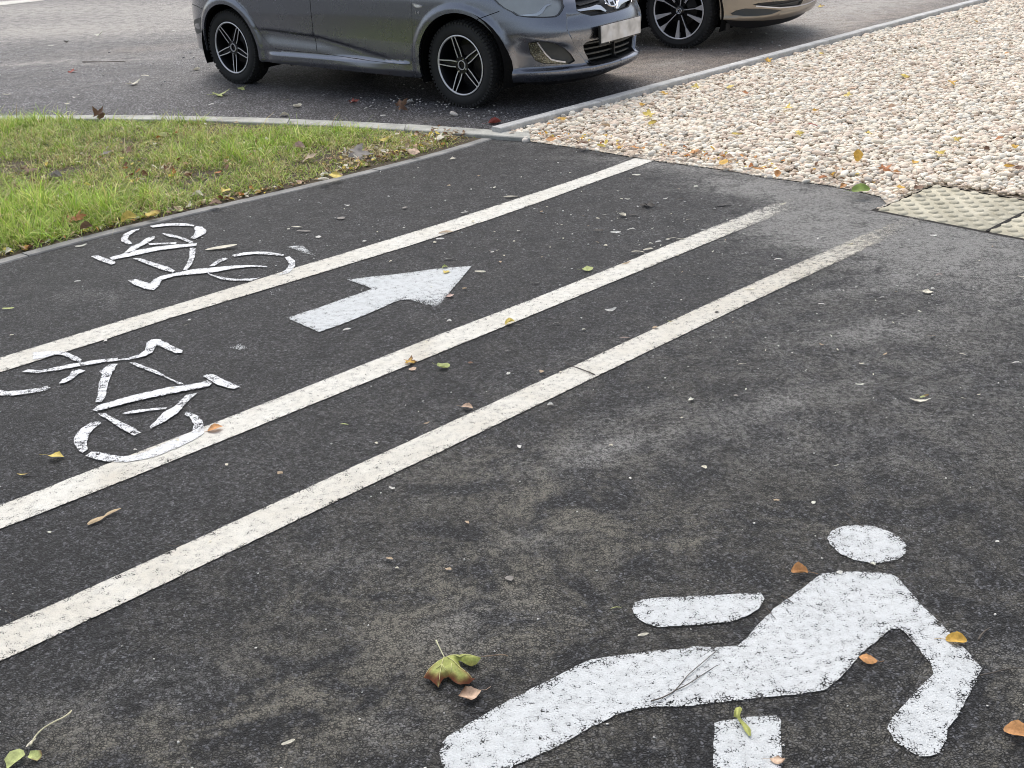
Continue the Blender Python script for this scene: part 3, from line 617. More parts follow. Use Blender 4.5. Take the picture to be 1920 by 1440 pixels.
keep = rng.uniform(0, 1, len(P)) < dens; P, dry, tuft, lush, dk, fine = P[keep], dry[keep], tuft[keep], lush[keep], dk[keep], fine[keep]; n = len(P)
az = rng.uniform(0, 2*np.pi, n)+1.2*fine
dt_ = dt_[keep]; TF = G(370, 226)[:2]
L = np.clip(rng.gamma(5, .013, n), .02, .15)*(1+.9*np.clip(tuft, 0, 1.4))*(1-.35*np.clip(dry, 0, 1))*np.clip(.92+.9*fine+.4*lush, .35, 1.5)*np.where((dt_ < .22) & (np.hypot(P[:, 0]-TF[0], P[:, 1]-TF[1]) > .3), .62, 1)
wd = rng.uniform(.0022, .0055, n)*(1+.4*tuft)
bend = np.clip(rng.normal(1.75, .5, n)-.65*np.clip(tuft, 0, 1), .15, 2.5)
gpal = np.array([(.26, .42, .06), (.36, .50, .11), (.19, .34, .05), (.46, .55, .18), (.52, .53, .24), (.32, .48, .08)])
dpal = np.array([(.50, .43, .22), (.62, .56, .36), (.38, .29, .15), (.30, .28, .11)])
col = gpal[rng.integers(0, 6, n)]; isd = rng.uniform(0, 1, n) < np.clip(.14+.42*dry-.3*tuft, .04, .8); col[isd] = dpal[rng.integers(0, 4, isd.sum())]
col = col*(1+.45*fine)[:, None]; bw_ = rng.uniform(0, 1, n) < .06; wd[bw_] = rng.uniform(.009, .016, bw_.sum()); L[bw_] = rng.uniform(.02, .035, bw_.sum()); bend[bw_] = rng.uniform(.8, 1.5, bw_.sum()); st_ = rng.uniform(0, 1, n) < .03; col[st_] = (.66, .62, .46)
col *= rng.uniform(.60, 1.35, (n, 1))*np.array([1.12, 1.05, .92])*(1+.25*np.clip(tuft, 0, 1))[:, None]; z0 = verge_h(P[:, 0], P[:, 1])-.004
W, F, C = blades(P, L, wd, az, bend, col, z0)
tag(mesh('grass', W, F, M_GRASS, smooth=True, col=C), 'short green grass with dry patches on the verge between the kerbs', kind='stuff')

# ---- leaf shapes
def leaf_outline(kind, seed=0):
    r = random.Random(seed)
    if kind == 'oval':
        pts = []
        n = 26
        for i in range(n):
            t = 2*math.pi*i/n; x = -.5*math.cos(t); wv = .36*math.sin(t)*(1-.28*math.cos(t)*-1*-1)
            x2 = x; y2 = wv*(1.0 if x < .1 else 1-.55*(x-.1)/.4)
            e = 1+(.05 if i % 2 else -.03); pts.append((x2*(1+.02*r.uniform(-1, 1)), y2*e))
        return pts
    if kind == 'bract':
        return [(-.5, 0), (-.42, .07), (-.2, .11), (.1, .12), (.35, .10), (.5, .03), (.5, -.03), (.35, -.09), (.1, -.12), (-.2, -.10), (-.42, -.06)]
    if kind == 'chip':
        n = 9; return [(.5*math.cos(2*math.pi*i/n)*r.uniform(.7, 1.1), .36*math.sin(2*math.pi*i/n)*r.uniform(.7, 1.1)) for i in range(n)]
    if kind == 'maple':
        tips = [(-150, .42), (-78, .66), (-38, .40), (0, 0.80), (38, .42), (78, .64), (150, .40)]
        tips = [(-128, .46), (-62, .70), (0, .82), (62, .68), (128, .44)]
        pts = [(-.02, -.03)]
        for i, (a, l) in enumerate(tips):
            for da, f in ((-24, .60), (-15, .74), (-10, .70), (-5, .88), (0, 1.0), (5, .86), (10, .72), (16, .74), (23, .58)):
                an = R(a+da); pts.append((l*f*math.cos(an)*r.uniform(.96, 1.04), l*f*math.sin(an)*r.uniform(.96, 1.04)))
            if i < 4:
                an = R((a+tips[i+1][0])/2); pts.append((.33*math.cos(an), .33*math.sin(an)))
        pts.append((-.02, .03)); return [(x-.1, y) for x, y in pts]
LCOL = dict(yellow=(.72, .56, .12), gold=(.70, .42, .06), orange=(.62, .30, .10), peach=(.66, .47, .33), tan=(.47, .36, .24), cream=(.72, .68, .55), pale=(.70, .70, .60), white=(.76, .75, .70), green=(.22, .32, .05), lime=(.50, .56, .20), brown=(.18, .09, .045), rust=(.45, .17, .05), red=(.32, .06, .04), dark=(.035, .028, .022), grey=(.24, .22, .20), pink=(.55, .38, .32), wine=(.16, .03, .03))
LEAFCACHE = {}
def leafgeo(kind, size, color, seed, curl=1.0, edge=None):
    out = leaf_outline(kind, seed); r = random.Random(seed*7+1)
    V, F = cdt(out, step=.13 if size > .03 else .25)
    # midrib line raised, blade cupped
    c1 = r.uniform(.25, .9)*curl; c2 = r.uniform(-.5, .7)*curl; ph = r.uniform(0, 6)
    z = c1*V[:, 1]**2*1.6+c2*V[:, 0]**2*.9+.10*curl*np.sin(V[:, 0]*7+ph)*V[:, 1]+.06*curl*np.sin(V[:, 1]*9+ph)+.02
    if kind == 'maple': z = .16*curl*np.sin(3*np.arctan2(V[:, 1], V[:, 0]+.1)+ph)*np.hypot(V[:, 0], V[:, 1])+c1*.5*V[:, 0]**2+.05
    z -= z.min(); base = np.array(color)
    nz = np.array([noise.fractal((a*5+seed, b*5, seed*.37), 1, 2, 3) for a, b in V])
    C = base[None]*(1+.45*nz[:, None]); 
    if edge is not None:
        rr = polydist(V, list(map(np.array, out)), True); f = np.clip(1-rr/.13+nz*.8, 0, 1)*(V[:, 0] > 0); C = C*(1-f[:, None])+np.array(edge)*f[:, None]
    midrib = np.clip(1-np.abs(V[:, 1])/.02, 0, 1) if kind == 'oval' else 0*nz
    C = C*(1+.35*midrib[:, None])
    return np.c_[V*size, z*size], F, np.clip(C, 0, .95), out
# leaf litter mass along the edges (nobody could count it)
def litter(name, label, uvs, n, spread, sizes, cols, seed, zf):
    r = np.random.default_rng(seed); Vs = []; Fs = []; Cs = []; k = 0
    pts = np.array([G(*p)[:2] for p in uvs]); L = np.r_[0, np.cumsum(np.linalg.norm(np.diff(pts, axis=0), axis=1))]
    for i in range(n):
        s = r.uniform(0, L[-1]); p = np.array([np.interp(s, L, pts[:, 0]), np.interp(s, L, pts[:, 1])]); d = abs(r.normal(0, spread)); p = p+spread_dir*d+r.normal(0, .012, 2)
        kind = ['oval', 'chip', 'bract', 'chip'][r.integers(0, 4)]; sz = r.uniform(*sizes); V, F, C, _ = leafgeo(kind, sz, LCOL[cols[r.integers(0, len(cols))]], int(r.integers(0, 400)), curl=1.4)
        a = r.uniform(0, 6.28); t1, t2 = r.normal(0, .35, 2); ca, sa = math.cos(a), math.sin(a)
        z = V[:, 2]+V[:, 0]*t1+V[:, 1]*t2; z -= z.min()
        Vs.append(np.c_[V[:, 0]*ca-V[:, 1]*sa+p[0], V[:, 0]*sa+V[:, 1]*ca+p[1], z+zf(p)+r.uniform(0, .008)]); Fs.append(F+k); Cs.append(C); k += len(V)
    tag(mesh(name, np.vstack(Vs), np.vstack(Fs), M_LEAF, smooth=True, col=np.vstack(Cs)), label, kind='stuff')
spread_dir = np.array([-.55, .8])
litter('leaf_litter', 'yellow and brown leaf litter caught along the flush kerb beside the grass', [(0, 488), (120, 452), (250, 421), (375, 392), (460, 373), (585, 347), (722, 306), (890, 258)], 320, .05, (.014, .042), ['yellow', 'cream', 'tan', 'peach', 'brown', 'orange', 'lime', 'cream', 'tan'], 5, lambda p: .010)
litter('leaf_litter', 'scattered dry leaf bits lying in the grass of the verge', [(640, 330), (740, 300), (880, 258)], 260, .19, (.015, .042), ['yellow', 'cream', 'tan', 'peach', 'brown', 'cream'], 6, lambda p: .026)
spread_dir = np.array([-.2, .9])
litter('leaf_litter', 'dry brown and yellow leaf bits scattered through the worn middle of the grass', [(-20, 440), (150, 395), (330, 350), (520, 320)], 260, .75, (.018, .045), ['yellow', 'cream', 'tan', 'peach', 'brown', 'tan', 'brown', 'rust'], 16, lambda p: .034)
spread_dir = np.array([.45, .85])
litter('leaf_litter', 'yellow and orange leaf litter along the gravel edge of the path', [(1000, 262), (1099, 277), (1231, 299), (1436, 330), (1560, 345), (1650, 366)], 150, .12, (.014, .036), ['yellow', 'gold', 'orange', 'tan', 'brown', 'peach', 'rust'], 8, lambda p: .030)

# ================================================================== car materials
def carpaint(name, col, rough=.28, metal=.55):
    g = N(name); co = g.co(); fl = g.vor(900, out='Color'); bw = g.n('RGBToBW', i_Color=fl).outputs[0]
    dirt = g.ramp(g.math('ADD', g.math('MULTIPLY', g.noise(5, 5, .6), .8), g.math('MULTIPLY', g.noise(60, 4), .25)), [(.50, 0.0), (.85, .20)])
    z = g.n('SeparateXYZ', i_Vector=co).outputs[2]
    low = g.math('MULTIPLY', g.math('SUBTRACT', .55, z), 1.3, clamp=True)
    dm = g.math('MULTIPLY', dirt, g.math('ADD', low, .15), clamp=True)
    c = g.mix(g.math('MULTIPLY', bw, .25), col, tuple(min(1, x*1.6) for x in col)); c = g.mix(dm, c, (.13, .125, .115))
    r = g.math('ADD', g.math('MULTIPLY', dm, .5), rough)
    return g.done(g.pbr(Base_Color=c, Metallic=metal, Roughness=r, Coat_Weight=g.math('SUBTRACT', .9, g.math('MULTIPLY', dm, 1.2), clamp=True), Coat_Roughness=.14))
M_RUB = plain('tyre_rubber', (.022, .022, .022), .82, bump=(180, .5, .001), var=.35, vs=12)
M_BLK = plain('black_plastic', (.012, .012, .013), .45, var=.3)
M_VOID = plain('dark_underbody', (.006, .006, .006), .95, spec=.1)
M_SIL = plain('machined_alloy', (.78, .78, .80), .42, .75, var=.06)
M_RIMB = plain('black_rim_lacquer', (.006, .006, .007), .35, 0.0, .15, var=.2, spec=.3)
M_CHR = plain('chrome', (.70, .71, .73), .22, 1.0, var=.02)
M_STEEL = plain('brake_steel', (.05, .047, .045), .55, .7)
M_GLASS = plain('dark_car_glass', (.012, .014, .015), .05, 0.0, 1.0, var=.1)
M_PLATE = None
def platemat():
    g = N('number_plate_white'); n = g.noise(9, 2, .5, vec=g.co(), dist=.3)
    return g.done(g.pbr(Base_Color=g.ramp(n, [(.35, (.48, .46, .43)), (.5, (.68, .66, .63)), (.65, (.76, .755, .75))]), Roughness=.5))
M_PLATE = platemat()
def lampglass():
    g = N('clear_lamp_cover'); b = g.n('BsdfTransparent', i_Color=(.86, .88, .88)); gl = g.n('BsdfGlossy', i_Roughness=.03, i_Color=(.9, .9, .9)); fr = g.n('Fresnel', i_IOR=1.5)
    mx = g.n('MixShader', i_Fac=g.math('ADD', fr.outputs[0], .04)); g.t.links.new(b.outputs[0], mx.inputs[1]); g.t.links.new(gl.outputs[0], mx.inputs[2]); return g.done(mx.outputs[0])
M_LAMP = lampglass()
M_REFL = plain('lamp_reflector', (.80, .80, .78), .4, .2, var=.2, vs=9)
def foglens():
    g = N('smoked_fog_lamp_lens'); v = g.vor(130, out='Color'); bw = g.n('RGBToBW', i_Color=v).outputs[0]
    return g.done(g.pbr(Base_Color=g.ramp(bw, [(.2, (.045, .042, .028)), (.6, (.12, .115, .07)), (.9, (.32, .31, .24))]), Roughness=.25, Metallic=.3, Coat_Weight=1.0, Normal=g.bump(g.vor(130), .6, .002)))
M_FOG = foglens()
M_TAUPE = carpaint('taupe_metallic_paint', (.30, .255, .20), .32, .5)
M_DGREY = plain('dark_grey_trim', (.045, .05, .05), .45, var=.2)
M_PAINT = carpaint('graphite_metallic_paint', (.19, .203, .235), .27, 1.0)

# ================================================================== body shell: a wrapped surface P(s, z), right half; s runs tail -> right side -> nose
class Shell:
    def __init__(sh, W, xr, ar, er, xf, af, ef, off, side, zs_front, zs_side):
        """W half width; rear corner curve from xr over ar; front corner from xf over af; off(s,z) extra relief"""
        t = np.linspace(0, np.pi/2, 400); c, s_ = np.cos(t), np.sin(t)
        fx = xf+af*np.abs(s_)**(2/ef); fy = W*np.abs(c)**(2/ef)
        rx = xr-ar*np.abs(s_)**(2/er); ry = W*np.abs(c)**(2/er)
        ls = np.r_[0, np.cumsum(np.hypot(np.diff(fx), np.diff(fy)))]; lr = np.r_[0, np.cumsum(np.hypot(np.diff(rx), np.diff(ry)))]
        sh.smin = xr-lr[-1]; sh.smax = xf+ls[-1]
        S = np.r_[(xr-lr)[::-1], xf+ls]; X = np.r_[rx[::-1], fx]; Y = np.r_[ry[::-1], fy]
        sh.g = np.linspace(sh.smin, sh.smax, 900); X = np.interp(sh.g, S, X); Y = np.interp(sh.g, S, Y)
        k = np.hanning(41); k /= k.sum(); pad = lambda a, m: np.r_[a[20:0:-1]*m[0]+m[1], a, a[-2:-22:-1]*m[0]+m[1]]
        # smooth with mirror symmetry at nose and tail
        Xp = np.r_[X[20:0:-1], X, X[-2:-22:-1]]; Yp = np.r_[-Y[20:0:-1], Y, -Y[-2:-22:-1]]
        sh.X = np.convolve(Xp, k, 'valid'); sh.Y = np.convolve(Yp, k, 'valid')
        dx = np.gradient(sh.X, sh.g); dy = np.gradient(sh.Y, sh.g); L = np.hypot(dx, dy); sh.NX = -dy/L; sh.NY = dx/L
        sh.relief = off; sh.pf = zs_front; sh.ps = zs_side; sh.side = side
    def base(sh, s):
        return [np.interp(s, sh.g, a) for a in (sh.X, sh.Y, sh.NX, sh.NY)]
    def P(sh, s, z, extra=0.0):
        s = np.asarray(s, float); z = np.asarray(z, float); x, y, nx, ny = sh.base(s)
        o = np.interp(z, sh.ps[0], sh.ps[1])*ny**2+np.interp(z, sh.pf[0], sh.pf[1])*nx**2*np.where(s > 1, 1, .4)+extra
        if sh.relief: o = o+sh.relief(sh, s, z, x, y, nx, ny)
        return np.stack([x+nx*o, -(y+ny*o), z+0*x], -1)
    def Nrm(sh, s, z, extra=0.0):
        e = .004; a = sh.P(s+e, z, extra)-sh.P(s-e, z, extra); b = sh.P(s, z+e, extra)-sh.P(s, z-e, extra); n = np.cross(a, b); n /= np.linalg.norm(n, axis=-1, keepdims=True)+1e-12
        x, y, nx, ny = sh.base(s); f = np.stack([nx, -ny, 0*nx], -1); sg = np.sign((n*f).sum(-1, keepdims=True)); sg[sg == 0] = 1; return n*sg
def smooth(x, a, b):
    t = np.clip((x-a)/(b-a), 0, 1); return t*t*(3-2*t)
class Car:
    def __init__(c, shell, axle, psi, name, label, cat, extent=(-.3, 3.4)):
        c.sh = shell; c.psi = psi; c.O = np.array([axle[0], axle[1], 0.0]); c.a = np.array([math.cos(psi), math.sin(psi), 0]); c.l = np.array([-math.sin(psi), math.cos(psi), 0])
        c.root = empty(name, c.O); c.root.rotation_euler.z = psi; tag(c.root, label, cat)
        gs, gz = np.meshgrid(np.linspace(shell.smin, shell.smax, 260), np.linspace(.15, .95, 70)); c.gs, c.gz = gs.ravel(), gz.ravel()
        c.guv = c.proj(shell.P(c.gs, c.gz)); c.front = c.facing(c.gs, c.gz)
    def world(c, P): return c.O+P[..., 0:1]*c.a+P[..., 1:2]*c.l+P[..., 2:3]*np.array([0, 0, 1.0])
    def proj(c, P):
        Q = c.world(P)-C_LOC; d = Q@C_FWD; return np.stack([960+FPX*(Q@C_RT)/d, 720-FPX*(Q@C_UP)/d], -1)
    def facing(c, s, z):
        P = c.sh.P(s, z); n = c.sh.Nrm(s, z); v = C_LOC-c.world(P); nw = n[..., 0:1]*c.a+n[..., 1:2]*c.l+n[..., 2:3]*np.array([0, 0, 1.0]); return (nw*v).sum(-1) > 0
    def inv(c, pts, extra=0.0):
        """survey marks on the shell -> (s,z) on the shell"""
        out = []
        for q in pts:
            q = np.array(q, float); d = np.sum((c.guv-q)**2, 1)+np.where(c.front, 0, 1e6); i = d.argmin(); s, z = c.gs[i], c.gz[i]
            for it in range(8):
                f0 = c.proj(c.sh.P(s, z, extra)); e = q-f0; h = 2e-3
                J = np.stack([(c.proj(c.sh.P(s+h, z, extra))-f0)/h, (c.proj(c.sh.P(s, z+h, extra))-f0)/h], 1)
                try: st = np.linalg.solve(J+np.eye(2)*1e-3, e)
                except Exception: break
                st = np.clip(st, -.05, .05); s = min(s+st[0], c.sh.smax); z = z+st[1]
            out.append((float(s), float(z)))
        return out
    def patch(c, name, polys, mat, off=0.0, holes=(), step=.03, wall=.015, parent=None, mirror=True, dens=.02, offf=None, lines=()):
        """panel(s) cut from the shell, with rolled-in edges, on the right and (mirrored) on the left side"""
        V0 = []; F0 = []; Nn = []; k = 0
        for poly in polys:
            poly = densify(poly, dens); hs_ = [densify(h, dens) for h in holes]; V, F = cdt(poly, hs_, step=step, lines=lines)
            s, z = V[:, 0], V[:, 1]; ex = off if offf is None else off+offf(s, z)
            P = c.sh.P(s, z, ex); n = c.sh.Nrm(s, z) if offf is None else c.sh.Nrm(s, z)
            V0.append(P); Nn.append(n); F0.append(F+k); k += len(V)
            # boundary
            ed = {}
            for t in F:
                for a, b in ((t[0], t[1]), (t[1], t[2]), (t[2], t[0])): ed[(a, b)] = 1
            be = [(a, b) for (a, b) in ed if (b, a) not in ed]
            if wall and be:
                x, y, nx, ny = c.sh.base(s); inn = np.stack([-nx, ny, 0*nx], -1)
                W_ = []; WF = []; WN = []; kk = 0
                for a, b in be:
                    q = [P[b], P[a], P[a]+inn[a]*wall, P[b]+inn[b]*wall]; nn = np.cross(q[1]-q[0], q[2]-q[0]); nn = nn/(np.linalg.norm(nn)+1e-12)
                    W_ += q; WN += [nn]*4; WF += [(kk, kk+1, kk+2), (kk, kk+2, kk+3)]; kk += 4
                V0.append(np.array(W_)); Nn.append(np.array(WN)); F0.append(np.array(WF)+k); k += kk
        V = np.vstack(V0); F = np.vstack(F0); n = np.vstack(Nn); outs = []
        # surface orientation: (s,z) counter-clockwise faces outward on the right side
        a, b, d = V[F[:, 0]], V[F[:, 1]], V[F[:, 2]]; fn = np.cross(b-a, d-a); m = (fn*(n[F[:, 0]]+n[F[:, 1]]+n[F[:, 2]])).sum(1) < 0; F = F.copy(); F[m] = F[m][:, ::-1]
        if mirror == 'join':
            V2 = V*[1, -1, 1]; V = np.vstack([V, V2]); F = np.vstack([F, F[:, ::-1]+k]); n = np.vstack([n, n*[1, -1, 1]])
            return [mesh(name, V, F, mat, parent or c.root, smooth=True, normals=n)]
        outs.append(mesh(name, V, F, mat, parent or c.root, smooth=True, normals=n))
        if mirror: outs.append(mesh(name, V*[1, -1, 1], F[:, ::-1], mat, parent or c.root, smooth=True, normals=n*[1, -1, 1]))
        return outs
def strip(pts, w):
    """thin polygon around a polyline in (s,z)"""
    P = np.array(densify(pts, .03, closed=False)); t = np.gradient(P, axis=0); t /= np.linalg.norm(t, axis=1, keepdims=True)+1e-9; n = np.stack([-t[:, 1], t[:, 0]], 1)*w/2
    return [tuple(p) for p in P+n]+[tuple(p) for p in (P-n)[::-1]]

def lathe(prof, n=64, mat=None):
    """profile (y, r) around the wheel axle (y axis)"""
    V = []; F = []
    for (y, r) in prof:
        for k in range(n): a = 2*math.pi*k/n; V.append((r*math.cos(a), y, r*math.sin(a)))
    for i in range(len(prof)-1):
        for k in range(n): k2 = (k+1) % n; F.append((i*n+k, i*n+k2, (i+1)*n+k2, (i+1)*n+k))
    return V, F
def add_box(V, F, c, ax, ay, az):
    k = len(V); c, ax, ay, az = map(np.array, (c, ax, ay, az))
    for sx_ in (-1, 1):
        for sy in (-1, 1):
            for sz in (-1, 1): V.append(tuple(c+sx_*ax+sy*ay+sz*az))
    for f in ((0, 1, 3, 2), (4, 6, 7, 5), (0, 4, 5, 1), (2, 3, 7, 6), (0, 2, 6, 4), (1, 5, 7, 3)): F.append(tuple(k+i for i in f))
def fixn(o):
    bm = bmesh.new(); bm.from_mesh(o.data); bmesh.ops.recalc_face_normals(bm, faces=bm.faces); bm.to_mesh(o.data); bm.free(); return o
def shade(o, ang=35):
    bm = bmesh.new(); bm.from_mesh(o.data); bmesh.ops.remove_doubles(bm, verts=bm.verts, dist=1e-6); bmesh.ops.recalc_face_normals(bm, faces=bm.faces)
    for f in bm.faces: f.smooth = True
    for e in bm.edges:
        e.smooth = not (len(e.link_faces) == 2 and e.calc_face_angle(0) > R(ang))
    bm.to_mesh(o.data); bm.free(); return o
def build_wheel(Rt, Rr, width, style, rot):
    """outer side faces -y; origin at hub on the outer rim plane"""
    root = empty('wheel')
    h = width; sb = .012
    prof = [(.012, Rr-.004), (-.004, Rr+.004), (-.014, Rr+.02), (-sb-.006, (Rr+Rt)/2), (-.012, Rt-.030), (-.002, Rt-.014), (.012, Rt-.004), (.03, Rt), (h*.5, Rt+.001), (h-.03, Rt), (h-.01, Rt-.006), (h+.006, Rt-.03), (h+.006, Rr+.02), (h-.01, Rr)]
    V, F = lathe(prof, 72)
    for k in range(66):      # shoulder lugs
        a = 2*math.pi*(k+.5*(k % 2)*.2)/66; e = np.array([math.cos(a), 0, math.sin(a)]); t = np.array([-math.sin(a), 0, math.cos(a)])
        add_box(V, F, e*(Rt-.010)+np.array([0, .006, 0]), e*.0105, np.array([0, .015, 0])+e*.004, t*(.0095 if k % 2 else .0075))
    for ring in range(3):
        for k in range(60):
            a = 2*math.pi*(k+.33*ring)/60; e = np.array([math.cos(a), 0, math.sin(a)]); t = np.array([-math.sin(a), 0, math.cos(a)])
            add_box(V, F, e*(Rt+.001)+np.array([0, .045+ring*.042, 0]), e*.005, np.array([0, .015, 0]), t*.011)
    o = mesh('tyre', V, F, M_RUB, root); shade(o, 32)
    # rim: silver outer lip, black barrel and dish
    V, F = lathe([(-.010, Rr+.003), (-.013, Rr-.002), (-.011, Rr-.0075), (-.004, Rr-.010)], 72); shade(mesh('rim_lip', V, F, M_SIL, root), 60)
    V, F = lathe([(-.004, Rr-.010), (.02, Rr-.022), (.09, Rr-.035), (.14, Rr-.035), (.145, .03)], 72); shade(mesh('rim', V, F, M_RIMB, root), 60)
    V, F = lathe([(.10, .135), (.098, .13), (.098, .05), (.09, .045)], 48); shade(mesh('brake_disc', V, F, M_STEEL, root), 60)
    V, F = [], []; SV, SF = [], []
    r0, r1 = .045, Rr-.006
    Y = np.array([0, 1.0, 0])
    if style == 5:
        for k in range(5):
            a = rot+2*math.pi*k/5; e = np.array([math.cos(a), 0, math.sin(a)]); t = np.array([-math.sin(a), 0, math.cos(a)])
            for sg in (-1, 1):
                p0 = e*.048+t*sg*.019+Y*.014; pm = e*.10+t*sg*.0215+Y*.008; p1 = e*r1+t*sg*.0150+Y*-.006
                for q0, q1 in ((p0, pm), (pm, p1)):
                    d = (q1-q0)/2; dn = d/np.linalg.norm(d); w_ = np.cross(Y, dn); w_ /= np.linalg.norm(w_); up = np.cross(dn, w_)
                    up = up if up[1] < 0 else -up
                    add_box(V, F, (q0+q1)/2-up*.012, d*1.02, w_*.0055, up*.0115)
                    add_box(SV, SF, (q0+q1)/2+up*.0008, d*1.0, w_*.0035, up*.0014)
            add_box(V, F, e*.115+Y*.030, e*.085, t*.015, Y*.008)
        # web between the twin spokes reaches the hub
        W1, F1 = lathe([(.012, .033), (.010, .060), (.03, .068), (.05, .068)], 40); n = len(V); V += W1; F += [tuple(n+i for i in f) for f in F1]
        W1, F1 = lathe([(.014, .0275), (.006, .029), (.006, .034), (.013, .036)], 40); n = len(SV); SV += W1; SF += [tuple(n+i for i in f) for f in F1]
        W1, F1 = lathe([(.022, .0005), (.022, .028)], 40); n = len(V); V += W1; F += [tuple(n+i for i in f) for f in F1]
        shade(mesh('spokes', V, F, M_RIMB, root), 30); shade(mesh('spoke_edges', SV, SF, M_SIL, root), 30)
        for k in range(4):
            bV, bF = [], []
            a = rot+.5+math.pi*k/2; c0 = (.050*math.cos(a), .004, .050*math.sin(a)); W1, F1 = lathe([(-.004, .0005), (-.004, .005), (.002, .007), (.016, .007)], 12); n = len(bV)
            bV += [(x+c0[0], y+c0[1], z+c0[2]) for x, y, z in W1]; bF += [tuple(n+i for i in f) for f in F1]
            shade(mesh('wheel_bolt', bV, bF, M_CHR, root), 40)
    else:
        def wedge(a, ra, rb, wa, wb, y0, y1, TV, TF):
            e = np.array([math.cos(a), 0, math.sin(a)]); t = np.array([-math.sin(a), 0, math.cos(a)]); k = len(TV)
            for (r, wv, y) in ((ra, wa, y0), (rb, wb, y1)):
                for sg, dy in ((-1, 0), (1, 0), (1, .02), (-1, .02)): TV.append(tuple(e*r+t*sg*wv+Y*(y+dy)))
            for f in ((0, 1, 2, 3), (4, 7, 6, 5), (0, 4, 5, 1), (1, 5, 6, 2), (2, 6, 7, 3), (3, 7, 4, 0)): TF.append(tuple(k+i for i in f))
        for k in range(5):
            a = rot+2*math.pi*k/5
            wedge(a, .04, Rr-.075, .0035, .004, .012, .000, SV, SF); wedge(a, Rr-.08, Rr-.006, .006, .026, .000, -.006, SV, SF)
            wedge(a, .04, Rr-.01, .010, .020, .018, .003, V, F)
            wedge(a-.50, .085, Rr-.006, .006, .022, .010, -.004, SV, SF); wedge(a-.50, .03, Rr-.01, .012, .018, .022, .004, V, F)
        W1, F1 = lathe([(.000, .0005), (-.001, .02), (.004, .034), (.015, .045), (.05, .05)], 40); n = len(V); V += W1; F += [tuple(n+i for i in f) for f in F1]
        shade(mesh('spokes', V, F, M_RIMB, root), 30); shade(mesh('spoke_faces', SV, SF, M_SIL, root), 30)
        W1, F1 = lathe([(-.003, .020), (-.0045, .022), (-.0045, .027), (-.002, .029)], 40); tV, tF = list(W1), list(F1)
        for (a0, a1, rr) in ((20, 160, .012), (150, 260, .010), (260, 350, .013)):
            W1, F1 = tube([(rr*math.cos(R(a)), -.0035, rr*math.sin(R(a))) for a in np.linspace(a0, a1, 6)], .0022); n = len(tV); tV += [tuple(x) for x in W1]; tF += [tuple(n+i for i in f) for f in F1]
        shade(mesh('hub_badge', tV, tF, M_CHR, root), 40)
    return root
def put_wheel(car, proto, x, side, trackw, Rt):
    """copy a wheel and its pieces onto the car; side -1 = right"""
    wr = proto.copy(); COL.objects.link(wr); wr.parent = car.root; wr.location = (x, side*trackw, Rt-.004); wr.rotation_euler = (0, 0, 0 if side < 0 else math.pi)
    for ch in PW[proto.name]:
        d = ch.copy(); COL.objects.link(d); d.parent = wr
    return wr
PW = {}
def proto_wheel(*a):
    r = build_wheel(*a); PW[r.name] = [o for o in bpy.data.objects if o.parent == r]; return r
def drop(root):
    for o in PW[root.name]: bpy.data.objects.remove(o)
    bpy.data.objects.remove(root)
def upper_body(car, sh, ztop, deck_crown, belt_x, roof, paint, Wd):
    """bonnet, boot lid and cabin above the wrapped panels"""
    ss = np.linspace(sh.smin, sh.smax, 110); zt = np.interp(ss, *ztop); P = sh.P(ss, zt); V = []; F = []; m = 14
    for p in P:
        for j in range(m+1): q = 1-2*j/m; V.append((p[0], p[1]*q, p[2]+deck_crown*(1-q*q)))
    for i in range(len(P)-1):
        for j in range(m): F.append((i*(m+1)+j, (i+1)*(m+1)+j, (i+1)*(m+1)+j+1, i*(m+1)+j+1))
    bn = mesh('bonnet_and_deck', V, F, paint, car.root, smooth=True)
    x0, x1, x2, x3 = belt_x; zb = .90; V = []; lev = 9; rings = 40
    for i in range(lev):
        t = i/(lev-1); z = zb+(roof-zb)*math.sin(t*math.pi/2)**.9; fx = x3+(x2-x3)*t**1.1; rx = x0+(x1-x0)*t**1.1; hw = Wd*(.93-.20*t**1.3); e = 4.5
        for k in range(rings):
            a = 2*math.pi*k/rings; cx, cy = math.cos(a), math.sin(a); V.append(((fx+rx)/2+(fx-rx)/2*np.sign(cx)*abs(cx)**(2/e), hw*np.sign(cy)*abs(cy)**(2/e), z))
    F = []
    for i in range(lev-1):
        for k in range(rings): F.append((i*rings+k, i*rings+(k+1) % rings, (i+1)*rings+(k+1) % rings, (i+1)*rings+k))
    mi = []
    me = mesh('window_band', V, [f for f in F if f[0] < rings*5], M_GLASS, car.root, smooth=True)
    top = [f for f in F if f[0] >= rings*5]+[tuple((lev-1)*rings+k for k in range(rings))]
    rf = mesh('roof', [(x*1, y*1.0, z) for x, y, z in V], top, paint, car.root, smooth=True)
    for px_ in (-.35, .35):
        pass
    return bn

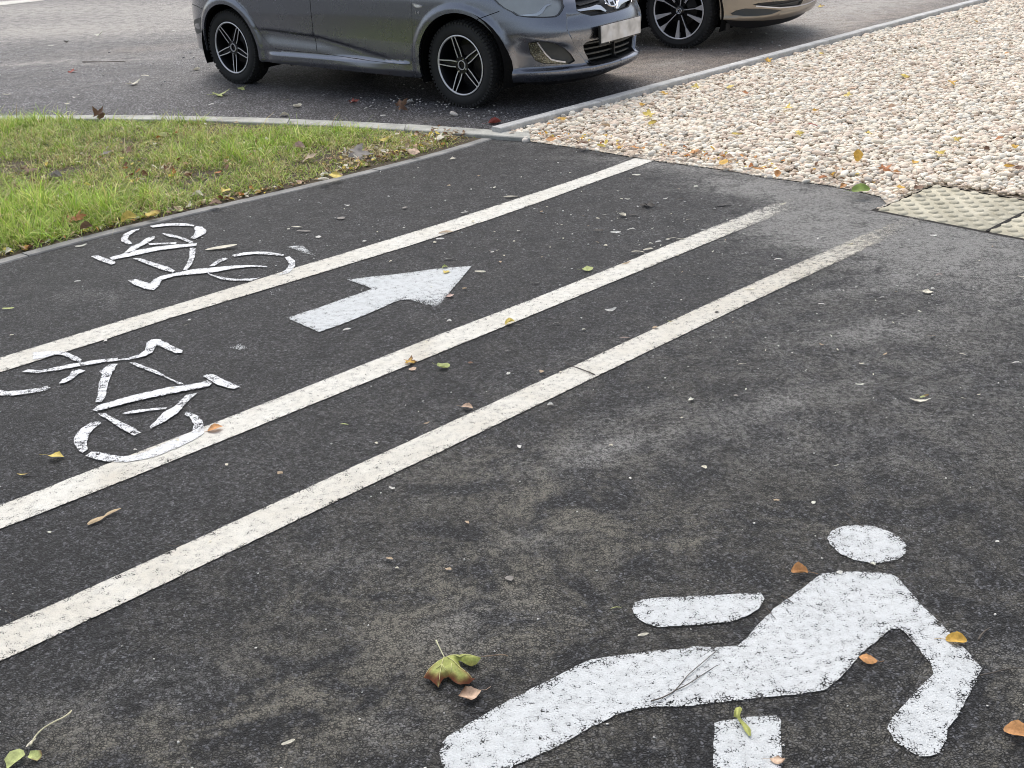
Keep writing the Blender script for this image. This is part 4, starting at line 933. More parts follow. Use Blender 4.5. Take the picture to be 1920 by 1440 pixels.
# ------------------------------------------------------------------ the grey saloon
PSI1 = -0.6854; A1 = np.array([-2.2271, 10.0079]); ll = np.array([-math.sin(PSI1), math.cos(PSI1)]); TR1 = .795
A1c = A1+ll*TR1
def relief1(sh, s, z, x, y, nx, ny):
    o = np.zeros_like(x+z)
    # arch flares
    for cx_, r_ in ((2.59, .375), (.04, .372)):
        rr = np.hypot(x-cx_, (z-.30))
        o = o+.012*smooth(r_+.075-rr, 0, .05)*(np.abs(ny) > .3)
    # door hollow: a crease that rises rearwards with a scoop under it
    zc = np.interp(x, [.35, .44, 1.15, 1.94, 2.1], [.51, .503, .468, .342, .31])
    d = zc-z; amp = .022*smooth(x, .36, .60)*(1-smooth(x, 1.55, 2.02))+.0
    o = o-amp*smooth(d, 0, .028)*(1-smooth(d, .03, .17))*(ny > .9)
    # sill kicks out again below the doors
    o = o+.016*smooth(.315-z, 0, .02)*(ny > .9)*smooth(x, .5, .6)*(1-smooth(x, 2.05, 2.15))
    # front fascia: raised centre field, recessed between the two ridges
    dc = sh.smax-s; yb = np.interp(z, [.22, .28, .43, .54, .66, .72, .9], [.31, .33, .45, .51, .49, .47, .42])
    fr = smooth(s, 2.9, 3.2)
    o = o-.020*(1-smooth(dc, yb-.006, yb+.006))*smooth(z, .265, .30)*(1-smooth(z, .60, .66))*fr
    # bumper blade: runs low around the nose, fades at the wheel
    zl = .262+.0*s; bl = smooth(s, 2.95, 3.15)
    up = smooth(z, zl, zl+.030)
    o = o-.034*up*(1-smooth(z, .36, .50))*bl
    # shoulder of the corner over the fog recess
    zf = np.interp(s, [2.9, 3.1, 3.4, 3.6], [.52, .50, .44, .42])
    o = o-.012*(1-smooth(z, zf-.03, zf+.03))*smooth(s, 2.95, 3.1)*smooth(dc, yb+.0, yb+.10)
    return o
zf = ([.14, .17, .20, .225, .255, .30, .42, .50, .54, .57, .60, .645, .70, .76, .84, .92, 1.2], [-.20, -.13, -.055, -.010, .004, .0, -.002, -.002, -.005, -.020, -.040, -.072, -.122, -.20, -.36, -.60, -.75])
zs = ([.14, .17, .20, .24, .30, .36, .46, .62, .74, .86, .95, 1.2], [-.10, -.055, -.025, -.012, -.012, -.006, .0, .0, -.006, -.022, -.05, -.10])
sh1 = Shell(.853, .05, .99, 2.3, 2.28, 1.16, 2.5, relief1, None, zf, zs)
# nose position check: front plane of the plate lies 3.43 m ahead of the rear axle
car1 = Car(sh1, A1c, PSI1, 'saloon_car', 'dark grey saloon car parked at the raised kerb, its right side and nose in view', 'car')
X4 = lambda p: zoomed(p, 760, 0, 4); R4 = lambda p: zoomed(p, 320, 0, 4); FF = lambda p: zoomed(p, 960, 0, 6.857)
def arc(cx_, cz, r, a0, a1, n=26, sx_=1.0): return [(cx_+r*sx_*math.cos(R(a)), cz+r*math.sin(R(a))) for a in np.linspace(a0, a1, n)]
# the whole side-and-nose outline of the lower body in (s,z)
smax, smin = sh1.smax, sh1.smin
ztop = ([smin, smin+.5, -.3, .3, 1.8, 2.4, 2.9, 3.2, smax], [.98, .99, .96, .93, .90, .885, .86, .80, .765])
topl = [(s, float(np.interp(s, *ztop))) for s in np.linspace(smax, smin, 60)]
farch = arc(2.60, .30, .378, -15, 197); rarch = arc(.045, .30, .372, -10, 192)
low = [(smin, .27), (-.8, .255), (-.40, .262), (-.315, .268)]
lower_edge = low + [p for p in rarch[::-1] if p[0] < .415 and p[1] > .225] + [(.43, .222), (1.2, .213), (2.10, .198), (2.19, .196), (2.232, .215)] + [p for p in farch[::-1] if p[1] > .215] + [(2.985, .196), (3.10, .190), (3.35, .182), (smax-.45, .178), (smax, .178)]
body_poly = lower_edge + topl
hl = car1.inv([(925, 0), (934, 9), (945, 17), (960, 24)] + FF([(60, 205), (200, 225), (330, 232), (450, 230), (560, 222), (610, 195), (650, 140), (675, 80), (660, 55)]))
print('HL', [tuple(round(a, 3) for a in p) for p in hl])
hl_full = hl + [(hl[-1][0]+.01, hl[-1][1]+.03), (hl[-1][0]-.10, .775), (hl[0][0]+.22, .80), (hl[0][0]-.12, .84), (hl[0][0]-.22, .82), (hl[0][0]-.10, .77)]
ug = car1.inv(FF([(820, 60), (830, 140), (900, 175), (1020, 207), (1200, 180), (1290, 163)])); 
gz_c = .600; 
upg = [(s, z) for s, z in ug if s < smax-.02] + [(smax, ug[-1][1])]; print('UG', upg)
upg = upg + [(smax, .722), (upg[0][0]+.02, .722)]
lg = car1.inv(FF([(915, 580), (925, 650), (980, 760), (1040, 820), (1200, 795), (1310, 768)])); print('LG', lg)
lg = [(s, z) for s, z in lg if s < smax-.01]
lg = [(lg[0][0]+.03, lg[0][1]+.02)] + lg + [(smax, lg[-1][1]), (smax, lg[0][1]+.035)]
fog = car1.inv(FF([(205, 550), (330, 530), (450, 538), (560, 562), (680, 622), (760, 695), (815, 785), (745, 822), (560, 827), (400, 820), (300, 782), (235, 690)]))
print('FOG', fog)
fogl = car1.inv(FF([(213, 556), (330, 548), (365, 600), (430, 690), (505, 765), (590, 785), (690, 798), (735, 820), (560, 824), (400, 817), (302, 779), (238, 686)]))
# seams
XS = lambda p: car1.inv(p)
seam_fd = [(2.20, .93)] + XS(R4([(1810, 8), (1813, 240), (1815, 440), (1808, 475), (1790, 487)]))
seam_bot = XS(R4([(1790, 487), (1500, 458), (1100, 408), (850, 378), (770, 362)]))
seam_rr = XS(R4([(770, 362), (700, 290), (640, 195), (560, 80), (490, 5)])) + [(.12, .80), (.06, .90), (.08, .94)]
seam_md = [(1.06, .93)] + XS(R4([(1045, 8), (1065, 200), (1085, 290), (1100, 400)]))
door_f = [tuple(p) for p in seam_fd[:-1]] + [p for p in seam_bot if p[0] > seam_md[-1][0]+.02] + [tuple(p) for p in seam_md[::-1]]
door_r = [tuple(p) for p in seam_md] + [p for p in seam_bot if p[0] < seam_md[-1][0]-.02] + [tuple(p) for p in seam_rr[1:]]
def topclip(poly, e=.012): return [(s, min(z, float(np.interp(s, *ztop))-e)) for s, z in poly]
door_f = topclip(door_f); door_r = topclip(door_r)
print('DOORF', door_f[:3], door_r[:3])
from mathutils import geometry as _g
def shrink(poly, d):
    P = np.array(densify(poly, .025)); n = len(P); t = np.roll(P, -1, 0)-np.roll(P, 1, 0); t /= np.linalg.norm(t, axis=1, keepdims=True)+1e-9
    A = np.sum(P[:, 0]*np.roll(P[:, 1], -1)-np.roll(P[:, 0], -1)*P[:, 1]); nn = np.stack([-t[:, 1], t[:, 0]], 1)*(1 if A > 0 else -1); return [tuple(p) for p in P+nn*d]
bseam = XS(X4([(705, 85), (640, 108), (580, 130), (525, 152)])); rseam = XS(R4([(100, -5), (140, 22), (190, 42), (240, 68)]))
holes = [door_f, door_r, hl_full, upg[:], lg[:], fog, strip(bseam, .005), strip(rseam, .005)]
# holes that touch the centre line are cut as notches in the outline instead
def notch(poly, hole):
    """insert hole touching s=smax into the outline"""
    i = max(k for k in range(len(poly)) if abs(poly[k][0]-smax) < 1e-6 and poly[k][1] < .2)
    return poly
low_c = body_poly.index((smax, .178))
lgin = [p for p in lg if p[0] < smax-1e-6]; upin = [p for p in upg if p[0] < smax-1e-6]
outline = body_poly[:low_c+1] + [(smax, lg[-2][1])] + lgin[::-1] + [(smax, lg[-1][1])] + [(smax, upg[-3][1])] + upin[:-1][::-1] + [upg[-1]] + [(smax, .722)] + body_poly[low_c+1:]
holes = [door_f, door_r, hl_full, fog, strip(bseam, .005), strip(rseam, .005)]
_z = np.linspace(.275, .655, 18); _yb = np.interp(_z, [.22, .28, .43, .54, .66, .72, .9], [.31, .33, .45, .51, .49, .47, .42])
ridge = [[(smax-a+e, b) for a, b in zip(_yb, _z)] for e in (-.009, 0, .009)]
ledge = [[(s, z) for s in np.linspace(3.02, smax-.01, 20)] for z in (.258, .270, .282, .296)]
_x = np.linspace(.40, 2.05, 36); _zc = np.interp(_x, [.35, .44, 1.15, 1.94, 2.1], [.51, .503, .468, .342, .31])
crease = [[(a, b-e) for a, b in zip(_x, _zc)] for e in (.0, .014, .030)]
sill_l = [[(s, z) for s in np.linspace(.56, 2.14, 30)] for z in (.293, .316)]
flare = [[p for p in arc(cx_, .30, r_+e, 10, 170, 60) if p[1] < .86] for cx_, r_ in ((2.59, .375), (.04, .372)) for e in (.026, .05, .075)]
car1.patch('body', [outline], M_PAINT, holes=holes, lines=ridge+ledge+flare, step=.022, mirror='join', wall=.02)
def clipl(ls, poly):
    out = []
    for l in ls:
        q = [p for p in l if inside(shrink(poly, .015), np.array([p[0]]), np.array([p[1]]))[0]]
        if len(q) > 1: out.append(q)
    return out
car1.patch('front_door', [shrink(door_f, .0028)], M_PAINT, step=.024, lines=clipl(crease, door_f)); car1.patch('rear_door', [shrink(door_r, .0028)], M_PAINT, step=.024, lines=clipl(crease, door_r))
# dark backing shell, added inside the panels so every gap looks shaded
car1.patch('dark_backing', [[p for p in outline]], M_VOID, off=-.045, step=.08, wall=0, mirror='join')
# wheels, liners, underbody
def arch_liner(car, cx_, r_, y0, depth, name='wheel_arch_liner'):
    V = []; F = []; n = 24
    for (yy) in (y0, y0+depth):
        for k in range(n+1): a = R(-20+220*k/n); V.append((cx_+r_*math.cos(a), yy, .30+r_*math.sin(a)))
    for k in range(n): F.append((k, k+1, n+1+k+1, n+1+k))
    F.append(tuple(n+1+k for k in range(n+1)))
    for sg in (1, -1):
        o = mesh(name, [(x, y*sg, z) for x, y, z in V], F, M_VOID, car.root)
def underbody(car, x0, x1, hw, z0, cut):
    V = []; F = []
    segs = [(x0, cut[0]-.42), (cut[0]+.42, cut[1]-.42), (cut[1]+.42, x1)]
    for a, b in segs: add_box(V, F, ((a+b)/2, 0, (z0+.55)/2), ((b-a)/2, 0, 0), (0, hw, 0), (0, 0, (.55-z0)/2))
    add_box(V, F, ((x0+x1)/2, 0, .42), ((x1-x0)/2, 0, 0), (0, hw*.62, 0), (0, 0, .16))
    V2, F2 = tube([(x0+.1, -.35, z0-.005), (1.0, -.30, z0+.0), (2.2, -.2, z0+.02)], .028, 8); n = len(V); V += [tuple(v) for v in V2]; F += [tuple(n+i for i in f) for f in F2]
    for cxx in cut: add_box(V, F, (cxx, 0, .27), (.03, 0, 0), (0, hw*.95, 0), (0, 0, .03))
    mesh('underbody', V, F, M_VOID, car.root)
wf_ = proto_wheel(.308, .2125, .175, 5, R(32)); wr_ = proto_wheel(.308, .2125, .175, 5, R(54.4))
for x, pr in ((2.57, wf_), (0, wr_)):
    for sd_ in (-1, 1): put_wheel(car1, pr, x, sd_, .787, .308)
drop(wf_); drop(wr_)
for x in (2.60, .045): arch_liner(car1, x, .400, -.825, .27)
underbody(car1, -.62, 3.04, .60, .215, (.045, 2.60))
upper_body(car1, sh1, ztop, .03, (-.55, .25, 1.15, 2.25), 1.455, M_PAINT, .80)
# headlamps: clear cover, silver bowl with a projector ring behind
car1.patch('headlight', [shrink(hl_full, .003)], M_LAMP, off=-.002, step=.03, wall=0)
hlb = car1.patch('headlight_bowl', [hl_full], M_REFL, off=-.024, step=.02, wall=0, offf=lambda s, z: .010*np.sin(s*14+z*10)-.006)
car1.patch('headlight_rim', [strip(hl[3:]+[hl_full[len(hl)]], .012)], M_BLK, off=-.004, step=None, wall=.03)
hsw = car1.inv(FF([(60, 195), (200, 185), (300, 175), (360, 140), (400, 90), (450, 55), (520, 45), (500, 60), (440, 90), (420, 130), (385, 175), (330, 205), (200, 210)]))
car1.patch('headlight_reflector_blade', [hsw], M_CHR, off=-.008, step=.03, wall=.008)
# upper grille: dark mesh field, chrome wings
U = FF
car1.patch('upper_grille', [[p for p in upg]], M_BLK, off=-.030, step=.03, wall=0, mirror='join')
w_in = car1.inv(U([(830, 128), (900, 112), (1010, 92), (1095, 60), (1150, 72), (1195, 110), (1222, 140), (1205, 150), (1140, 124), (1060, 122), (960, 134), (880, 146)]))
car1.patch('grille_wing', [w_in], M_CHR, off=-.004, step=.03, wall=.025)
car1.patch('grille_wing', [car1.inv(U([(850, 64), (1000, 30), (1100, 0), (1160, -15), (1170, -8), (1100, 12), (1000, 42), (880, 76)]))], M_BLK, off=-.008, step=.03, wall=.02)
edge = car1.inv(U([(818, 62), (830, 140), (900, 176), (1020, 208), (1200, 182), (1290, 164)])); edge = [p for p in edge if p[0] < smax-.01]+[(smax, edge[-1][1])]
car1.patch('grille_surround', [strip(edge, .010)], M_BLK, off=-.003, step=None, wall=.03, mirror='join')
# lower grille with slats
lgo = [p for p in lg[:-1]]+[(smax, lg[-1][1])]; lgo = lgo+[(smax, lg[0][1]+.015), (lgo[0][0], lgo[0][1]+.012)]
car1.patch('lower_grille', [lgo], M_VOID, off=-.055, step=.04, wall=0, mirror='join')
for q in range(4):
    z0_ = .300+q*.038; xs0 = np.interp(z0_, [.27, .31, .37, .43], [3.66, 3.625, 3.585, 3.57])
    car1.patch('grille_slat', [[(xs0-.004, z0_), (smax, z0_), (smax, z0_+.011), (xs0-.008, z0_+.011)]], M_DGREY, off=-.022, step=.05, wall=.03, mirror='join')
car1.patch('lower_grille_surround', [strip([p for p in lgo[:-2]], .010)], M_BLK, off=-.002, step=None, wall=.05, mirror='join')
# fog lamp recess
car1.patch('fog_lamp_bezel', [fog], M_DGREY, off=-.020, step=.03, wall=0)
car1.patch('fog_lamp', [fogl], M_FOG, off=-.006, step=.03, wall=.02)
car1.patch('fog_lamp_trim', [strip(car1.inv(FF([(325, 548), (365, 602), (430, 692), (507, 767), (590, 787), (690, 799)])), .010)], M_SIL, off=-.003, step=None, wall=.01)
car1.patch('fog_lamp_recess_edge', [strip(fog+[fog[0]], .006)], M_BLK, off=-.002, step=None, wall=.03)
# black valance under the blade
car1.patch('lower_valance', [[(3.02, .20), (3.3, .195), (smax, .188), (smax, .13), (3.4, .135), (3.15, .16)]], M_BLK, off=-.030, step=.05, wall=.02, mirror='join')
# number plate on its holder
def boxobj(car, name, c, hx, hy, hz, mat, bev=.003, pitch=0.0, parent=None):
    bm = bmesh.new(); bmesh.ops.create_cube(bm, size=2.0, matrix=Matrix.Translation(c)@Matrix.Rotation(pitch, 4, 'Y')@Matrix.Diagonal((hx, hy, hz, 1)))
    bmesh.ops.bevel(bm, geom=bm.edges[:], offset=bev, segments=2, affect='EDGES')
    return bmobj(name, bm, mat, parent or car.root)
PX = 3.445
boxobj(car1, 'plate_holder', (PX-.012, 0, .476), .008, .268, .066, M_BLK)
pl = boxobj(car1, 'number_plate', (PX, 0, .480), .004, .262, .059, M_PLATE)
for yy in (-.16, .17): boxobj(car1, 'plate_screw', (PX-.002, yy, .416), .004, .005, .004, M_CHR, .001)
# emblem: upright oval ring with a slanted letter H
def emblem(car, s, z, w_, h_, off):
    c0 = car.sh.P(s, z, off); n = car.sh.Nrm(s, z); t = np.array([0, -1.0, 0]); t = t-n*(t@n); t /= np.linalg.norm(t); u = np.cross(n, t); u = u if u[2] > 0 else -u
    V, F = [], []
    pts = [c0+t*w_*math.cos(a)+u*h_*math.sin(a)+n*.004 for a in np.linspace(0, 2*math.pi, 41)]
    V2, F2 = tube(pts, .0065, 8); V += [tuple(v) for v in V2]; F += F2
    def bar(a, b, wd):
        a = np.array(a); b = np.array(b); A = c0+t*a[0]+u*a[1]+n*.004; B = c0+t*b[0]+u*b[1]+n*.004; d = (B-A)/2; dn = d/np.linalg.norm(d); ww = np.cross(n, dn); add_box(V, F, (A+B)/2, d, ww*wd, n*.004)
    # right side of the picture is the far (left) flank: t points to the car's right
    bar((.040*w_/.062, -.030*h_/.042), (.014*w_/.062, .036*h_/.042), .0075); bar((-.014*w_/.062, -.036*h_/.042), (-.040*w_/.062, .030*h_/.042), .0075); bar((.026*w_/.062, .0), (-.026*w_/.062, .0), .0065)
    o = mesh('emblem', V, F, M_CHR, car.root); shade(o, 40)
emblem(car1, smax-.001, .672, .066, .044, .012)
# repeater lamp and engine badge on the front wing
rp = car1.inv(X4([(55, 22), (75, 26), (115, 36), (130, 44), (122, 56), (100, 60), (75, 55), (60, 42)])); car1.patch('side_repeater', [rp], M_CHR, off=.004, step=None, wall=.01)
rp2 = car1.inv(X4([(68, 34), (95, 38), (118, 45), (108, 54), (88, 54), (74, 46)])); car1.patch('side_repeater_lens', [rp2], M_REFL, off=.0065, step=None, wall=.004)
def badge_text(car, txt, s, z, size):
    P = car.sh.P(s, z, .003); n = car.sh.Nrm(s, z); f = np.array([1.0, 0, 0]); f = f-n*(f@n); f /= np.linalg.norm(f); u = np.cross(n, f)
    if u[2] < 0: u = -u
    cu = bpy.data.curves.new('badge', 'FONT'); cu.body = txt; cu.size = size; cu.extrude = .001; cu.align_x = 'CENTER'; cu.align_y = 'CENTER'; cu.offset = .0006
    to = bpy.data.objects.new('tmp', cu); COL.objects.link(to); dg = bpy.context.evaluated_depsgraph_get(); me = bpy.data.meshes.new_from_object(to.evaluated_get(dg)); bpy.data.objects.remove(to)
    me.materials.clear(); me.materials.append(M_CHR); o = bpy.data.objects.new('engine_badge', me); COL.objects.link(o); o.parent = car.root
    o.matrix_local = Matrix(((f[0], u[0], n[0], P[0]), (f[1], u[1], n[1], P[1]), (f[2], u[2], n[2], P[2]), (0, 0, 0, 1)))
bs, bz = car1.inv([(782.5, 23.5)])[0]; badge_text(car1, '1.4', bs, bz, .032)
# small bracket under the floor
boxobj(car1, 'jacking_point', (.52, -.60, .19), .012, .012, .035, M_STEEL, .002)
# dent mark on rear bumper corner: reflector panel
rb = car1.inv(R4([(150, 160), (225, 130), (232, 240), (205, 255), (150, 245)])); car1.patch('rear_reflector', [rb], M_DGREY, off=.001, step=None, wall=.004)

# ------------------------------------------------------------------ the taupe car beyond
PSI2 = R(-35.5); c2 = np.array([1.685, 10.49]); l2 = np.array([-math.sin(PSI2), math.cos(PSI2)]); a2 = np.array([math.cos(PSI2), math.sin(PSI2)])
A2c = c2+l2*.86-a2*2.69
def relief2(sh, s, z, x, y, nx, ny):
    rr = np.hypot(x-2.69, z-.33); o = .012*smooth(.40+.06-rr, 0, .05)*(ny > .3)
    o = o+.012*smooth(.30-z, 0, .04)*(nx > .2); return o
zf2 = ([.10, .15, .20, .26, .32, .42, .55, .70, .78, .86, .95, 1.2], [-.22, -.14, -.07, -.015, 0, 0, -.01, -.05, -.12, -.30, -.6, -.8])
zs2 = ([.10, .18, .24, .30, .45, .65, .85, 1.0, 1.2], [-.06, -.04, -.01, 0, 0, .0, -.02, -.06, -.1])
sh2 = Shell(.915, .05, 1.08, 2.3, 2.55, 1.02, 2.5, relief2, None, zf2, zs2)
car2 = Car(sh2, A2c, PSI2, 'crossover_car', 'taupe metallic car behind the grey saloon, only its front wheel and low bumper in view', 'car')
Z8 = lambda p: zoomed(p, 1200, 0, 5.333)
sm2 = sh2.smax; sn2 = sh2.smin
zt2 = ([sn2, -.3, 1.8, 2.6, 3.1, sm2], [1.0, 1.0, .98, .95, .86, .82]); top2 = [(s, float(np.interp(s, *zt2))) for s in np.linspace(sm2, sn2, 50)]
ra2 = arc(.02, .33, .385, -12, 192); fa2 = arc(2.70, .33, .395, -14, 194)
lowb = car2.inv(Z8([(800, 195), (900, 195), (1100, 200), (1270, 160), (1430, 122), (1560, 95), (1700, 50), (1780, 15)]))
print('LOWB', lowb)
low2 = [(sn2, .25), (-.40, .25)]+[p for p in ra2[::-1] if p[1] > .25]+[(.43, .24), (1.2, .23), (2.25, .22)]+[p for p in fa2[::-1] if p[1] > .26]+[(3.10, .262), (3.25, .245), (3.5, .225), (sm2-.4, .215), (sm2, .215)]
out2 = low2+top2
trim = car2.inv(Z8([(905, 135), (960, 105), (1050, 85), (1200, 86), (1420, 100), (1300, 145), (1180, 158), (1050, 160), (920, 148)]))
slit = car2.inv(Z8([(1120, 50), (1180, 30), (1330, 15), (1500, 0), (1640, -14), (1800, -2), (1730, 30), (1600, 55), (1450, 72), (1300, 65)]))
print('TRIM', trim, 'SLIT', slit)
slit = [p for p in slit if p[0] < sm2-.015]
seam2 = [(2.15, .95), (2.17, .6), (2.15, .32), (2.12, .29)]
car2.patch('body', [out2], M_TAUPE, holes=[shrink(trim, 0), shrink(slit, 0), strip(seam2, .005), strip([(2.12, .29), (.55, .30)], .005), strip([(1.10, .95), (1.12, .6), (1.12, .305)], .005)], step=.04, mirror='join', wall=.02)
car2.patch('dark_backing', [out2], M_VOID, off=-.05, step=.09, wall=0, mirror='join')
car2.patch('bumper_blade', [shrink(trim, .002)], M_DGREY, off=.006, step=.04, wall=.02)
car2.patch('air_intake', [slit], M_BLK, off=-.02, step=.04, wall=0)
car2.patch('intake_edge', [strip(car2.inv(Z8([(1160, 60), (1300, 72), (1400, 78), (1560, 62), (1700, 35)])), .010)], M_SIL, off=.004, step=None, wall=.015)
for q in range(2): 
    zc_ = np.mean([p[1] for p in slit])-.012+.03*q; s0_ = min(p[0] for p in slit)+.12
    car2.patch('intake_slat', [[(s0_+.1*q, zc_), (max(p[0] for p in slit)-.03, zc_), (max(p[0] for p in slit)-.03, zc_+.008), (s0_+.1*q, zc_+.008)]], M_DGREY, off=-.008, step=None, wall=.01)
car2.patch('front_valance', [[(3.12, .27), (3.3, .25), (sm2, .225), (sm2, .15), (3.4, .16), (3.2, .19)]], M_BLK, off=-.02, step=.05, wall=.02, mirror='join')
w2_ = proto_wheel(.33, .245, .19, 10, R(8))
for x in (2.69, 0): 
    for sd_ in (-1, 1): put_wheel(car2, w2_, x, sd_, .85, .33)
drop(w2_)
for x in (2.70, .02): arch_liner(car2, x, .42, -.88, .3)
underbody(car2, -.62, 3.14, .66, .20, (.02, 2.70))
boxobj(car2, 'air_guide', (3.10, -.72, .20), .012, .05, .045, M_BLK, .004)
upper_body(car2, sh2, zt2, .03, (-.7, .2, 1.3, 2.35), 1.50, M_TAUPE, .86)
pp = [PX]

